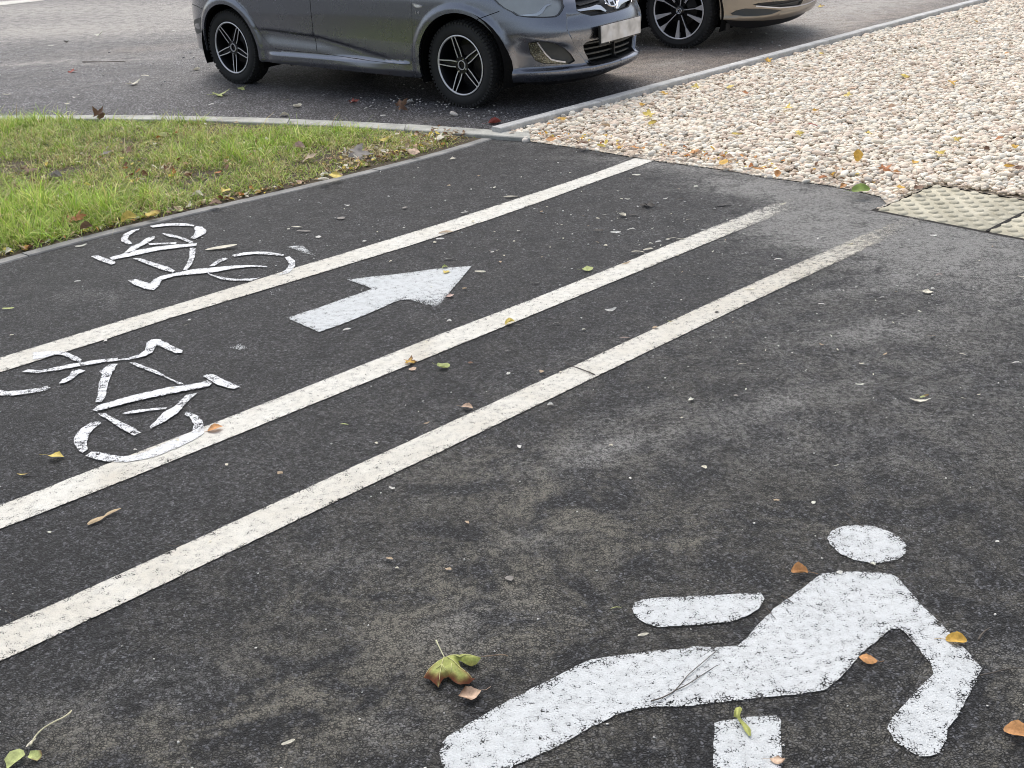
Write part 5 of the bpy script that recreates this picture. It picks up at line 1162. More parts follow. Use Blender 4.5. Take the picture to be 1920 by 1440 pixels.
# ================================================================== fallen leaves, chips, twigs: each one a thing
# u, v, length m, kind, colour, heading deg, curl, label
GA, GG, GV, GL = 'leaves and flakes lying on the path', 'fallen leaves on the pale gravel', 'fallen leaves in the grass verge', 'leaves lying on the parking lot'
T = [
 # --- near path
 (880,1303,.085,'oval','peach',200,1.3,'pale peach curled leaf just below the big maple leaf','A'),
 (1793,1199,.075,'oval','gold',-15,.9,'yellow leaf with a stem on the right elbow of the walking figure','A'),
 (1627,1236,.068,'oval','orange',170,1.0,'orange birch leaf at the armpit of the walking figure','A'),
 (1909,1372,.09,'oval','orange',150,1.0,'orange leaf cut by the picture edge, right of the walking figure','A'),
 (1458,1425,.05,'oval','peach',-10,1.2,'small peach leaf at the right edge of the painted front leg','A'),
 (1499,1071,.07,'oval','orange',175,1.6,'curled orange brown leaf left of the walking figure shoulder','A'),
 (1574,1073,.03,'chip','white',20,.8,'white crumb on the top edge of the painted torso','A'),
 (1155,1140,.045,'bract','lime',0,1.2,'small green leaf left of the painted arm','A'),
 (1206,1189,.045,'bract','cream',5,1.2,'thin beige flake just below the painted arm','A'),
 (955,1083,.05,'chip','grey',-40,.4,'flat greyish triangular chip above the maple leaf','A'),
 (540,1391,.05,'bract','cream',25,1.0,'cream sliver leaf alone on the near asphalt at lower left','A'),
 (28,1423,.085,'chip','lime',60,1.1,'pale green torn leaf piece at the lower left corner of the picture','A'),
 (67,1418,.062,'chip','lime',-30,.9,'green cream leaf piece with jagged rim beside the lower left corner stalk','A'),
 (58,1393,.045,'bract','cream',55,1.0,'small cream leaf sheath at the base of the long pale stalk','A'),
 (403,804,.085,'oval','orange',15,.7,'orange leaf on the middle line beside the bicycle wheel','A'),
 (105,856,.085,'oval','yellow',-5,1.0,'yellow leaf left of the near bicycle rear wheel','A'),
 (45,888,.07,'bract','yellow',5,1.0,'yellowish green leaf left below the near bicycle symbol','A'),
 (645,795,.05,'bract','lime',-10,1.0,'yellow green leaf bit between the middle and nearest lines','A'),
 (800,793,.035,'bract','tan',15,1.0,'dull tan bit below the middle line, left of the peach leaf','A'),
 (876,763,.065,'oval','peach',-15,1.0,'pale peach leaf touching the nearest line from above','A'),
 (768,679,.07,'maple','gold',80,1.2,'ragged yellow leaf on the middle line','A'),
 (774,692,.05,'chip','peach',0,1.2,'peach leaf fragment under the ragged yellow leaf','A'),
 (831,687,.08,'oval','lime',0,1.3,'pale green crumpled leaf just below the middle line','A'),
 (882,680,.035,'chip','brown',0,1.0,'small brown bit right of the pale green crumpled leaf','A'),
 (953,700,.03,'chip','white',50,.8,'bright white chip between the middle and nearest lines','A'),
 (1392,682,.055,'bract','cream',-5,1.2,'cream curled flake on the asphalt right of the twig','A'),
 (1380,742,.035,'chip','grey',0,.6,'flat pale grey chip below the cream curled flake','A'),
 (1722,749,.10,'bract','cream',-12,.9,'long pale samara wing at the right of the picture','A'),
 (1733,742,.06,'bract','lime',20,.9,'short greenish samara wing crossing the long pale one','A'),
 (1612,720,.05,'bract','pale',-8,1.0,'thin pale sliver left of the crossed samara wings','A'),
 (1745,630,.06,'bract','tan',0,1.2,'tan curled leaf on the dusty asphalt right of centre','A'),
 (1793,629,.04,'bract','white',0,1.2,'white flake right of the tan curled leaf','A'),
 (1905,680,.04,'bract','white',-8,1.0,'white flake at the right picture edge, below the tan curled leaf','A'),
 (1739,546,.075,'oval','cream',-15,1.0,'broad cream leaf on the dusty asphalt below the tactile tiles','A'),
 (1749,541,.035,'chip','white',0,1.0,'white crumb at the tip of the broad cream leaf','A'),
 (1540,570,.045,'bract','white',-10,1.1,'white sliver right of the nearest line, below its far end','A'),
 (1761,514,.045,'bract','pink',-10,1.1,'pinkish flake between the broad cream leaf and the tiles','A'),
 (1750,441,.06,'bract','white',0,1.0,'white bract just below the first tactile tile','A'),
 (1859,450,.08,'bract','cream',-12,1.0,'pale bract at the dark joint of the tactile tiles','A'),
 (1915,518,.05,'bract','cream',-35,1.0,'pale bract at the right picture edge below the tiles','A'),
 (1870,1015,.02,'chip','white',0,.8,'tiny white crumb right of the walking figure head','A'),
 (1404,541,.08,'bract','cream',-5,1.0,'cream bract lying on the nearest line','A'),
 (1459,486,.06,'bract','white',-3,1.1,'white bract between the far ends of the middle and nearest lines','A'),
 (1468,382,.065,'bract','cream',0,1.2,'beige leaf at the worn far end of the middle line','A'),
 (1595,457,.05,'bract','lime',20,1.0,'greenish bit on the upper edge of the nearest line','A'),
 (1344,585,.035,'chip','dark',-10,1.0,'dark crumb on the nearest line','A'),
 (1172,633,.075,'bract','pink',5,1.0,'long pinkish flake touching the top edge of the nearest line','A'),
 (1145,581,.08,'bract','white',10,1.4,'feathery white shred between the middle and nearest lines','A'),
 (1044,606,.06,'bract','white',-5,1.0,'white bract below the middle line, right of the yellow leaf','A'),
 (956,605,.07,'oval','yellow',20,1.0,'pale yellow leaf on the lower edge of the middle line','A'),
 (974,608,.045,'bract','cream',-10,1.0,'cream sliver beside the pale yellow leaf on the middle line','A'),
 (1229,614,.045,'chip','tan',20,1.0,'tan bit on the upper edge of the nearest line','A'),
 (1256,602,.04,'bract','lime',5,1.0,'small greenish bit above the nearest line near its middle','A'),
 (1102,504,.085,'oval','lime',15,1.0,'pale green leaf above the middle line','A'),
 (1002,530,.07,'bract','white',-5,1.0,'white bract right of the arrow tip, above the middle line','A'),
 (1174,493,.07,'bract','tan',15,1.2,'dry beige leaf on the upper edge of the middle line','A'),
 (900,509,.085,'bract','cream',5,.7,'pale oval bract right beside the arrow tip','A'),
 (844,554,.06,'oval','pink',10,.9,'round pinkish leaf touching the lower barb of the arrow','A'),
 (837,509,.065,'oval','yellow',70,1.1,'yellow leaf on the arrow head','A'),
 (834,501,.045,'oval','lime',10,1.1,'small light yellow leaf on the upper edge of the arrow head','A'),
 (842,602,.035,'chip','white',0,1.0,'small white chip below the arrow head','A'),
 (650,617,.055,'bract','white',20,1.0,'white sliver right of the arrow tail','A'),
 (951,657,.035,'bract','white',20,1.0,'white sliver below the arrow, nearer the middle line','A'),
 (842,484,.085,'bract','white',-5,.9,'white bract above the arrow tip','A'),
 (825,447,.07,'bract','white',0,.8,'white bract just below the farthest line','A'),
 (835,434,.12,'bract','tan',10,1.0,'dry beige leaf on the farthest line','A'),
 (972,433,.035,'chip','white',0,.8,'small white chip between farthest and middle lines','A'),
 # --- upper path, grass side of farthest line
 (871,398,.075,'bract','white',-10,1.0,'white bract at the upper edge of the farthest line','A'),
 (957,367,.13,'bract','cream',5,.6,'thin long pale sliver above the farthest line','A'),
 (913,370,.055,'bract','white',5,1.0,'white flake left of the thin long pale sliver','A'),
 (944,329,.07,'bract','white',0,1.0,'white bract near the far corner of the path','A'),
 (849,297,.065,'oval','cream',15,1.2,'beige crumpled leaf near the flush kerb corner','A'),
 (759,389,.06,'chip','grey',0,.4,'dull grey chip above the middle of the farthest line','A'),
 (758,426,.035,'chip','white',0,.8,'tiny white chip above the farthest line','A'),
 (651,385,.05,'bract','white',0,1.0,'white flake between the kerb and the farthest line','A'),
 (639,408,.085,'chip','grey',0,.3,'larger flat grey chip above the farthest line','A'),
 (597,444,.05,'oval','white',0,.8,'round white petal right of the far bicycle symbol','A'),
 (556,425,.10,'bract','cream',0,.9,'cream bract above the round white petal','A'),
 (569,432,.12,'bract','grey',0,.3,'flat grey bract right beneath the cream one','A'),
 (152,460,.10,'bract','pale',5,.8,'pale sliver beside the far bicycle saddle near the kerb','A'),
 (414,461,.26,'bract','cream',5,.12,'long thin pale stick leaf right of the far bicycle symbol','A'),
 (15,577,.09,'bract','lime',-3,1.0,'yellow green leaf at the left picture edge above the farthest line','A'),
 (22,628,.035,'chip','cream',0,1.0,'small cream chip at the left edge just above the farthest line','A'),
 (145,527,.05,'bract','white',15,1.0,'white sliver left below the far bicycle saddle','A'),
 (355,600,.03,'chip','white',0,1.0,'tiny white speck under the farthest line, right of the near bicycle','A'),
 (350,609,.045,'bract','cream',30,1.0,'cream sliver under the farthest line, right of the near bicycle','A'),
 (254,843,.025,'chip','white',0,.9,'white crumb inside the near bicycle rear wheel','A'),
 (468,783,.012,'chip','white',0,.9,'tiny white dot right of the orange leaf','A'),
 (388,870,.03,'bract','white',10,.9,'small white sliver below the orange leaf','A'),
 # --- between farthest and middle lines, right
 (1193,327,.09,'bract','pale',-35,.5,'thin pale sliver under the far end of the farthest line','A'),
 (1213,384,.12,'maple','dark',40,1.6,'dark crumpled leaf below the far end of the farthest line','A'),
 (1248,372,.045,'bract','white',0,1.0,'white flake right of the dark crumpled leaf','A'),
 (1275,373,.065,'bract','dark',0,1.4,'small dark curled leaf right of the white flake','A'),
 (1176,373,.05,'bract','pale',0,1.0,'pale flake left of the dark crumpled leaf','A'),
 (1134,402,.06,'bract','white',-10,1.0,'white flake left of the cream and dark leaf pair','A'),
 (1167,403,.075,'oval','cream',-50,1.2,'cream leaf of the cream and dark leaf pair','A'),
 (1186,401,.10,'bract','dark',-10,1.4,'dark curled leaf of the cream and dark leaf pair','A'),
 (1183,430,.065,'bract','white',0,.9,'white bract below the cream and dark leaf pair','A'),
 (1154,435,.085,'bract','white',-15,1.0,'longer white bract left of its neighbour below the dark leaf','A'),
 (1122,431,.09,'bract','dark',-20,1.0,'dark sliver left of the longer white bract','A'),
 (1258,446,.085,'bract','cream',0,.9,'left cream bract of the pair above the middle line','A'),
 (1277,447,.08,'bract','cream',5,1.0,'right cream bract of the pair above the middle line','A'),
 (1234,453,.05,'bract','white',5,1.0,'small white flake below the cream bract pair','A'),
 (1220,457,.035,'chip','pale',0,1.0,'tiny pale chip left of the small white flake below the bract pair','A'),
 (1320,431,.055,'bract','white',0,1.0,'white flake touching the upper edge of the middle line','A'),
 (1196,472,.10,'bract','cream',0,.9,'broad cream bract left of the middle line','A'),
 (1215,466,.085,'bract','cream',20,.9,'cream bract overlapping the broad one by the middle line','A'),
 (1355,382,.14,'bract','dark',10,.9,'dark flat leaf shred left of the worn middle line end','A'),
 (1305,350,.05,'chip','pale',0,1.0,'pale chip near the gravel above the middle line','A'),
 # --- gravel
 (1607,299,.085,'oval','gold',80,.8,'large golden leaf standing on the gravel right of centre','G'),
 (1761,288,.075,'maple','yellow',30,1.0,'bright yellow leaf on the gravel above the tiles','G'),
 (1715,303,.06,'oval','gold',60,1.0,'golden leaf on the gravel left below the bright yellow one','G'),
 (1792,264,.065,'maple','yellow',10,1.0,'yellow leaf on the gravel above the bright yellow one','G'),
 (1628,251,.06,'maple','yellow',70,1.0,'yellow leaf on the gravel above the large golden leaf','G'),
 (1529,207,.06,'oval','gold',20,1.0,'golden orange leaf in the middle of the gravel','G'),
 (1475,203,.08,'maple','yellow',40,1.0,'pale yellow leaf left of the golden orange leaf','G'),
 (1631,167,.055,'oval','wine',80,1.0,'dark red leaf on the gravel','G'),
 (1600,164,.06,'oval','peach',10,1.0,'tan leaf left of the dark red leaf on the gravel','G'),
 (1589,179,.07,'maple','yellow',50,1.0,'yellow leaf left below the dark red leaf on the gravel','G'),
 (1783,157,.07,'maple','gold',10,1.0,'yellow leaf far right on the upper gravel','G'),
 (1697,144,.09,'oval','yellow',5,.8,'pale yellow leaf right of the dark red one, farther up the gravel','G'),
 (1672,200,.06,'oval','peach',10,1.0,'orange brown leaf on the gravel below the dark red leaf','G'),
 (1458,328,.06,'oval','orange',60,1.0,'orange leaf on the gravel right at the asphalt edge','G'),
 (1543,332,.06,'oval','rust',20,1.0,'brownish orange leaf near the asphalt edge left of the green leaf','G'),
 (1582,350,.05,'oval','orange',20,1.0,'small orange leaf touching the asphalt edge left of the green leaf','G'),
 (1689,351,.06,'oval','gold',20,1.0,'golden brown leaf above the corner of the first tile','G'),
 (1658,319,.08,'maple','rust',20,1.2,'orange brown leaf cluster piece above the golden brown leaf','G'),
 (1680,322,.06,'oval','orange',-20,1.2,'orange leaf right of the orange brown cluster piece','G'),
 (1893,312,.075,'oval','gold',5,1.0,'golden leaf on the gravel near the right edge of the picture','G'),
 (1910,315,.055,'chip','brown',5,1.2,'brown leaf touching the golden leaf at the right edge','G'),
 (1901,276,.055,'oval','gold',5,1.0,'yellow orange leaf above the golden leaf at the right edge','G'),
 (1874,260,.055,'oval','rust',5,1.0,'reddish leaf on the gravel near the right edge of the picture','G'),
 (1850,280,.055,'chip','brown',15,1.2,'brown dry leaf left below the reddish leaf','G'),
 (1496,253,.065,'maple','yellow',5,1.0,'pale yellow leaf between the kerb and the large golden leaf','G'),
 (1524,236,.08,'bract','red',-5,1.0,'long reddish leaf on the gravel','G'),
 (1722,351,.07,'oval','brown',40,1.0,'brown leaf at the back corner of the first tactile tile','G'),
 (1614,355,.11,'oval','green',0,.7,'green leaf at the corner between gravel and asphalt','G'),
 (1049,224,.09,'maple','gold',20,1.0,'golden leaf by the kerb, nearest to its corner','G'),
 (1205,196,.085,'oval','gold',60,1.0,'golden leaf beside the kerb, third along it','G'),
 (1216,217,.085,'maple','yellow',80,1.0,'yellow leaf below the kerb side golden leaf','G'),
 (1224,231,.075,'oval','yellow',20,1.0,'bright yellow leaf on the left part of the gravel','G'),
 (1245,174,.09,'maple','gold',10,1.0,'ragged golden leaf right below the raised kerb','G'),
 (1305,163,.08,'maple','yellow',80,1.0,'pale yellow leaf under the kerb opposite the taupe car','G'),
 (1369,163,.08,'oval','yellow',5,1.0,'yellow leaf right of the pale yellow leaf under the kerb','G'),
 (1398,174,.065,'oval','rust',15,1.0,'brown orange leaf below the yellow leaf under the kerb','G'),
 (1134,238,.09,'oval','tan',20,1.0,'yellow brown leaf on the left part of the gravel','G'),
 (1089,268,.09,'maple','brown',10,1.3,'dark red brown leaf at the left gravel edge','G'),
 (1127,274,.07,'oval','yellow',10,1.0,'yellow leaf at the gravel edge right of the red brown leaf','G'),
 (1191,279,.09,'oval','orange',10,1.1,'orange leaf at the gravel edge above the farthest line end','G'),
 (1302,284,.075,'oval','orange',20,1.0,'orange leaf a little inside the gravel','G'),
 (1357,304,.085,'oval','gold',50,1.0,'golden orange leaf near the asphalt edge','G'),
 (1368,296,.07,'oval','peach',20,1.0,'peach leaf behind the golden orange one','G'),
 (1383,250,.09,'bract','yellow',-25,1.0,'long yellow leaf in the left middle of the gravel','G'),
 (1447,228,.055,'oval','pink',10,1.0,'pinkish leaf on the gravel','G'),
 (1033,262,.08,'oval','orange',0,1.1,'orange leaf on the tip of the gravel','G'),
 (1421,316,.08,'bract','orange',5,1.0,'flat orange leaf near the asphalt edge, right of the golden orange one','G'),
 (1540,100,.06,'maple','yellow',5,1.0,'yellow leaf on the far gravel','G'),
 (1888,100,.05,'oval','orange',5,1.0,'orange leaf on the far gravel at the right edge','G'),
 (1830,40,.05,'oval','gold',5,1.0,'yellow leaf at the top right of the gravel','G'),
 (1440,115,.07,'maple','gold',5,1.0,'golden leaf below the far stretch of the kerb','G'),
 # --- verge
 (142,412,.15,'maple','rust',70,1.3,'orange brown folded maple leaf in the grass','V'),
 (162,428,.10,'oval','brown',5,1.4,'dark brown leaf right below the folded maple leaf','V'),
 (192,290,.14,'maple','grey',20,1.1,'grey brown leaf in the middle of the grass','V'),
 (239,285,.13,'maple','brown',0,1.8,'dark crumpled leaf right of the grey brown one','V'),
 (187,222,.14,'maple','brown',70,4.0,'dark brown leaf standing up at the pale kerb','V'),
 (52,320,.13,'maple','brown',0,1.4,'brown leaf in the worn patch at the left','V'),
 (104,331,.12,'oval','grey',10,1.5,'greyish leaf right of the brown leaf in the worn patch','V'),
 (242,412,.12,'oval','yellow',20,1.2,'yellow leaf at the kerb below the grass, left one of two','V'),
 (287,401,.12,'oval','yellow',30,1.2,'yellow leaf at the kerb below the grass, right one of two','V'),
 (370,366,.10,'oval','cream',-10,1.1,'cream leaf in the grass above the flush kerb','V'),
 (404,380,.10,'oval','brown',10,1.5,'brown white leaf on the dark soil by the flush kerb','V'),
 (422,357,.11,'oval','yellow',80,1.3,'yellow leaf in the grass near the cream leaf','V'),
 (307,254,.10,'oval','lime',10,1.0,'pale green leaf in the lush grass','V'),
 (670,290,.21,'maple','grey',5,.9,'large grey brown leaf lying in the narrow end of the grass','V'),
 (577,299,.14,'maple','tan',10,1.2,'tan leaf left of the large grey brown leaf','V'),
 (776,286,.12,'oval','peach',-20,1.2,'peach leaf in the narrow end of the grass','V'),
 (825,259,.14,'maple','cream',10,1.2,'cream yellow leaf by the narrow tip of the verge','V'),
 (560,276,.12,'oval','pink',10,1.2,'pinkish leaf in the grass above the tan one','V'),
 (629,329,.12,'oval','yellow',10,1.0,'yellow leaf at the dark soil strip','V'),
 (556,252,.15,'bract','cream',35,1.0,'long cream leaf in the grass','V'),
 (606,336,.10,'oval','cream',10,1.0,'cream leaf beside the yellow one at the dark soil strip','V'),
 (720,262,.11,'oval','yellow',30,1.2,'yellow leaf just inside the pale kerb','V'),
 # --- parking lot
 (410,177,.22,'maple','lime',10,.9,'yellow green maple leaf on the lot left of the rear wheel','L'),
 (453,166,.13,'maple','lime',20,.9,'small yellowish maple leaf on the lot close under the rear wheel','L'),
 (250,157,.17,'maple','cream',0,1.6,'pale folded maple leaf on the lot','L'),
 (272,142,.12,'bract','cream',0,1.2,'pale sliver leaf above the pale folded maple leaf','L'),
 (324,57,.16,'bract','white',0,1.0,'white leaf on the lot left of the rear bumper','L'),
 (184,66,.15,'maple','pale',0,1.4,'pale leaf on the dusty track of the lot','L'),
 (125,79,.12,'chip','dark',0,1.6,'dark clod on the far lot','L'),
 (135,134,.14,'maple','red',10,1.4,'thin red leaf on the lot','L'),
 (369,130,.12,'oval','cream',-10,1.2,'cream leaf on the lot between tail and verge','L'),
 (216,126,.14,'bract','white',5,1.0,'white sliver on the lot above the pale folded leaf','L'),
 (47,103,.10,'bract','white',10,1.0,'white sliver at the left of the lot','L'),
 (143,177,.09,'bract','white',-5,1.2,'upper white flake of the pair at the left of the lot','L'),
 (139,182,.07,'chip','white',-5,1.2,'lower white flake of the pair at the left of the lot','L'),
 (126,194,.08,'bract','cream',10,1.2,'cream flake on the lot just behind the grass','L'),
 (12,176,.12,'bract','cream',0,1.0,'cream bract on the lot at the left picture edge','L'),
 (95,85,.12,'bract','pale',0,1.0,'pale bract on the far lot right of the dark clod','L'),
 (396,196,.08,'bract','white',0,1.0,'white flake on the lot just above the lush tuft','L'),
 (558,199,.11,'oval','cream',0,1.3,'cream flake on the lot under the rear door','L'),
 (537,187,.09,'bract','cream',0,1.0,'thin flake left of the cream flake under the rear door','L'),
 (606,178,.05,'chip','white',0,1.0,'white chip on the lot under the rear door','L'),
 (661,190,.12,'maple','red',20,1.8,'dark red crumpled leaf on the lot under the front door','L'),
 (686,203,.05,'chip','white',0,1.0,'white chip right below the dark red crumpled leaf','L'),
 (753,205,.15,'maple','brown',30,2.2,'brown upright leaf clump on the lot left of the front wheel','L'),
 (928,229,.15,'oval','red',10,1.4,'red leaf at the end of the raised kerb','L'),
 (768,194,.12,'oval','white',0,1.2,'white leaf bit beside the front wheel','L'),
 (718,216,.07,'bract','white',0,1.0,'white flake between the front wheel and pale kerb','L'),
 (628,222,.07,'bract','white',0,1.0,'white flake near the pale kerb under the front door','L'),
 (533,216,.11,'oval','cream',10,1.2,'cream leaf at the pale kerb behind the grass','L'),
 (1278,133,.07,'bract','white',0,1.0,'white flake on the brown dust before the kerb','L'),
 (1472,57,.08,'bract','white',0,1.0,'white flake on the lot under the taupe bumper','L'),
 (1538,12,.12,'maple','yellow',0,1.0,'yellow leaf on the brown dust beyond the taupe car','L'),
]
PRO = {}
def gz(k, x, y):
    return {'A': .0085, 'G': .042, 'V': .035, 'L': .002}[k]
for i, (u, v, size, kind, colr, hd, curl, label, zone) in enumerate(T):
    z = gz(zone, 0, 0); size *= {'A': .60, 'G': .85, 'V': .68, 'L': .62}[zone]
    p = G(u, v, z+size*.08)
    
    Vv, Ff, Cc, outl = leafgeo(kind, size, np.array(LCOL[colr])*.88+.03, 31*i+5, curl, edge=LCOL['brown'] if (i % 4 == 0 and colr in ('gold', 'yellow', 'orange', 'lime', 'peach')) else None)
    if zone == 'G': Cc = np.clip(Cc*1.05, 0, .95)
    stem = kind in ('oval', 'maple') and size > .025
    nm = {'chip': 'leaf_flake', 'bract': 'seed_wing', 'oval': 'fallen_leaf', 'maple': 'maple_leaf'}[kind]
    rg = random.Random(i)
    o = mesh(nm, Vv, Ff, M_LEAF, smooth=True, col=Cc, loc=(p[0], p[1], z))
    tx, ty = rg.uniform(-.16, .16), rg.uniform(-.10, .22)
    if zone in 'GV': tx, ty = rg.uniform(-.3, .3), rg.uniform(-.1, .55)
    if 'stand' in label or 'upright' in label: ty = 1.0; 
    M = Matrix.Translation((p[0], p[1], z))@Matrix.Rotation(tx, 4, 'Y')@Matrix.Rotation(ty, 4, 'X')@Matrix.Rotation(R(hd), 4, 'Z')
    zz = min((M@Vector(tuple(map(float, q))))[2] for q in Vv); M = Matrix.Translation((0, 0, z-zz+.0004))@M; o.matrix_world = M
    tag(o, label, {'chip': 'leaf flake', 'bract': 'seed wing', 'oval': 'leaf', 'maple': 'leaf'}[kind], {'A': GA, 'G': GG, 'V': GV, 'L': GL}[zone])
    if stem:
        x0 = float(Vv[:, 0].min()) if kind == 'oval' else -.12*size; j = int(np.argmin(np.abs(Vv[:, 0]-x0)+np.abs(Vv[:, 1]))); b = Vv[j]; l_ = size*rg.uniform(.35, .6)
        tv, tf = tube([b+np.array([.12*size, 0, .0012]), b, b+np.array([-l_*.5, l_*.08, -.1*b[2]]), b+np.array([-l_, l_*rg.uniform(-.2, .4), max(.001, b[2]*.2)])], [size*.008, size*.011, size*.009, size*.012], 5)
        so = mesh('stem', tv, tf, M_LEAF, smooth=True, col=np.tile(np.array(LCOL[colr])*.8+.05, (len(tv), 1))); so.parent = o
# ---- the big maple leaf lying face down below the cycle lanes
def lobed(uv, veins, label, center):
    """large leaf: outline on the ground, cupped, with raised veins"""
    z = .009; c = G(*center, z); out = [tuple(np.array(q)-c[:2]) for q in GP(uv, z+.012)]
    out = densify(out, .005, jit=.0012); V, F = cdt(out, step=.004); d = polydist(V, list(map(np.array, out)), True)
    vl = [[tuple(np.array(q)-c[:2]) for q in GP(l, z+.012)] for l in veins]; dv = np.min([polydist(V, list(map(np.array, l))) for l in vl], 0)
    nz = np.array([noise.fractal((a*40, b*40, 4.4), 1, 2, 3) for a, b in V])
    zz = .006+.013*np.exp(-(dv/.018)**2)+.003*nz
    rim = np.clip(1-d/.018+.5*nz, 0, 1); south = np.clip(((c[1]+V[:, 1])*-1+c[1]+.005)/.03, 0, 1)
    g0 = np.array((.42, .46, .13)); C = g0*(1+.35*nz[:, None]); C = C*(1-.45*np.clip(dv/.03, 0, 1)[:, None])+np.array((.16, .20, .03))*.45*np.clip(dv/.03, 0, 1)[:, None]
    f = np.clip(rim*south*1.2, 0, 1)[:, None]; C = C*(1-f)+np.array((.17, .055, .025))*f
    zz = zz*(1-.6*np.clip(1-d/.01, 0, 1))
    root = mesh('maple_leaf', np.c_[V, zz], F, M_LEAF, smooth=True, col=np.clip(C, 0, .9), loc=(c[0], c[1], z)); tag(root, label, 'leaf', GA)
    for l, w_ in zip(vl, (.0016, .0014, .0014, .0012, .001, .001, .001)):
        P = densify(l, .01, closed=False); pts = []
        for a, b in P:
            k = np.argmin((V[:, 0]-a)**2+(V[:, 1]-b)**2); pts.append((a, b, zz[k]+.0008))
        r0 = [w_*(1-.6*i/len(pts)) for i in range(len(pts))]; tv, tf = tube(pts, r0, 5); m_ = mesh('leaf_vein', tv, tf, M_LEAF, smooth=True, col=np.tile((.62, .62, .28), (len(tv), 1))); m_.parent = root
    return root, c
Q7 = lambda p: zoomed(p, 760, 1180, 8.727)
ml, mc = lobed(Q7([(640,450),(700,425),(860,405),(990,375),(1110,395),(1150,425),(1240,440),(1200,490),(1160,530),(1080,560),(1000,540),(890,480),(860,490),(905,590),(960,645),(1040,690),(1090,770),(1150,775),(1090,820),(1040,850),(900,850),(790,810),(700,740),(620,770),(590,820),(540,915),(500,880),(440,830),(420,790),(380,780),(290,765),(330,700),(370,640),(450,560),(540,490)]),
  [Q7([(640,450),(900,465),(1230,445)]), Q7([(640,450),(800,570),(960,690),(1090,790)]), Q7([(640,450),(600,600),(570,760),(540,900)]), Q7([(640,450),(480,560),(340,700),(300,760)]), Q7([(600,600),(500,690)]), Q7([(600,600),(660,700)]), Q7([(760,600),(750,720)])],
  'large yellow green maple leaf with reddish brown edges on the near asphalt', (855, 1250))
def stalk(name, uvz, rads, mat, label=None, cat=None, parent=None, group=None, colr=None):
    P = [G(u, v, z) for u, v, z in uvz]; c = P[0].copy() if parent is None else np.array(parent.location)
    # smooth
    P = np.array(P); t = np.linspace(0, 1, len(P)); tt = np.linspace(0, 1, len(P)*4); Q = np.stack([np.interp(tt, t, P[:, i]) for i in range(3)], 1)
    for _ in range(3): Q[1:-1] = (Q[:-2]+2*Q[1:-1]+Q[2:])/4
    rr = np.interp(tt, t, rads); tv, tf = tube(list(Q-c), list(rr), 6)
    o = mesh(name, tv, tf, mat, smooth=True, col=np.tile(colr or (.5, .5, .5), (len(tv), 1)), loc=None if parent else c)
    if parent: o.parent = parent
    if label: tag(o, label, cat, group)
    return o
stalk('stem', [(833,1232,.02), (828,1222,.02), (822,1210,.016), (818,1201,.012)], [.0012, .0012, .0014, .0024], M_LEAF, parent=ml, colr=(.62, .62, .42))
stalk('leaf_stalk', [(902,1231,.010), (925,1229,.011), (942,1227,.012), (952,1230,.010)], [.0010, .0012, .0012, .0016], M_LEAF, 'thin dry stalk right of the large maple leaf', 'leaf stalk', colr=(.30, .22, .15))
stalk('leaf_stalk', [(57,1398,.012), (66,1380,.014), (80,1366,.016), (100,1354,.016), (120,1345,.014), (131,1337,.012), (134,1332,.012)], [.0022, .0019, .0018, .0018, .0020, .0026, .0012], M_LEAF, 'long curved pale stalk in the lower left corner', 'leaf stalk', colr=(.70, .66, .46))
# bent green samara by the painted front leg, tan one by the left
def samara(label, uv, wd, colr, zt=.01):
    P = np.array([G(u, v, z) for u, v, z in uv]); n = len(P); t = np.linspace(0, 1, n); tt = np.linspace(0, 1, 24); Q = np.stack([np.interp(tt, t, P[:, i]) for i in range(3)], 1)
    for _ in range(2): Q[1:-1] = (Q[:-2]+2*Q[1:-1]+Q[2:])/4
    W_ = np.interp(tt, t, wd); d = np.gradient(Q, axis=0)[:, :2]; d /= np.linalg.norm(d, axis=1, keepdims=True)+1e-9; nn = np.stack([-d[:, 1], d[:, 0]], 1)
    V = []; C = []
    for q, w_, m_ in zip(Q, W_, nn):
        for a in (-1, -.4, .2, 1): V.append((q[0]+m_[0]*w_*a, q[1]+m_[1]*w_*a, q[2]+.004*(1-a*a)*(w_/.008))); C.append(np.array(colr)*(1.15 if a == -.4 else .85+.15*abs(a)))
    F = [(i*4+j, i*4+j+1, i*4+j+5, i*4+j+4) for i in range(23) for j in range(3)]; c = Q[12]
    tag(mesh('maple_key', np.array(V)-c, F, M_LEAF, smooth=True, col=np.array(C), loc=c), label, 'maple key', GA)
samara('bent yellow green maple key hanging over the painted front leg', [(1378,1345,.012), (1381,1335,.022), (1387,1325,.028), (1383,1340,.028), (1387,1350,.02), (1395,1358,.016), (1402,1368,.014), (1406,1380,.012)], [.003, .006, .007, .004, .004, .005, .007, .002], (.42, .44, .13))
samara('two part tan maple key on the asphalt between nearest and middle lines', [(164,984,.010), (172,978,.012), (185,973,.013), (196,968,.011), (204,962,.012), (215,957,.014), (227,953,.012)], [.004, .011, .011, .003, .008, .007, .001], (.60, .46, .28))
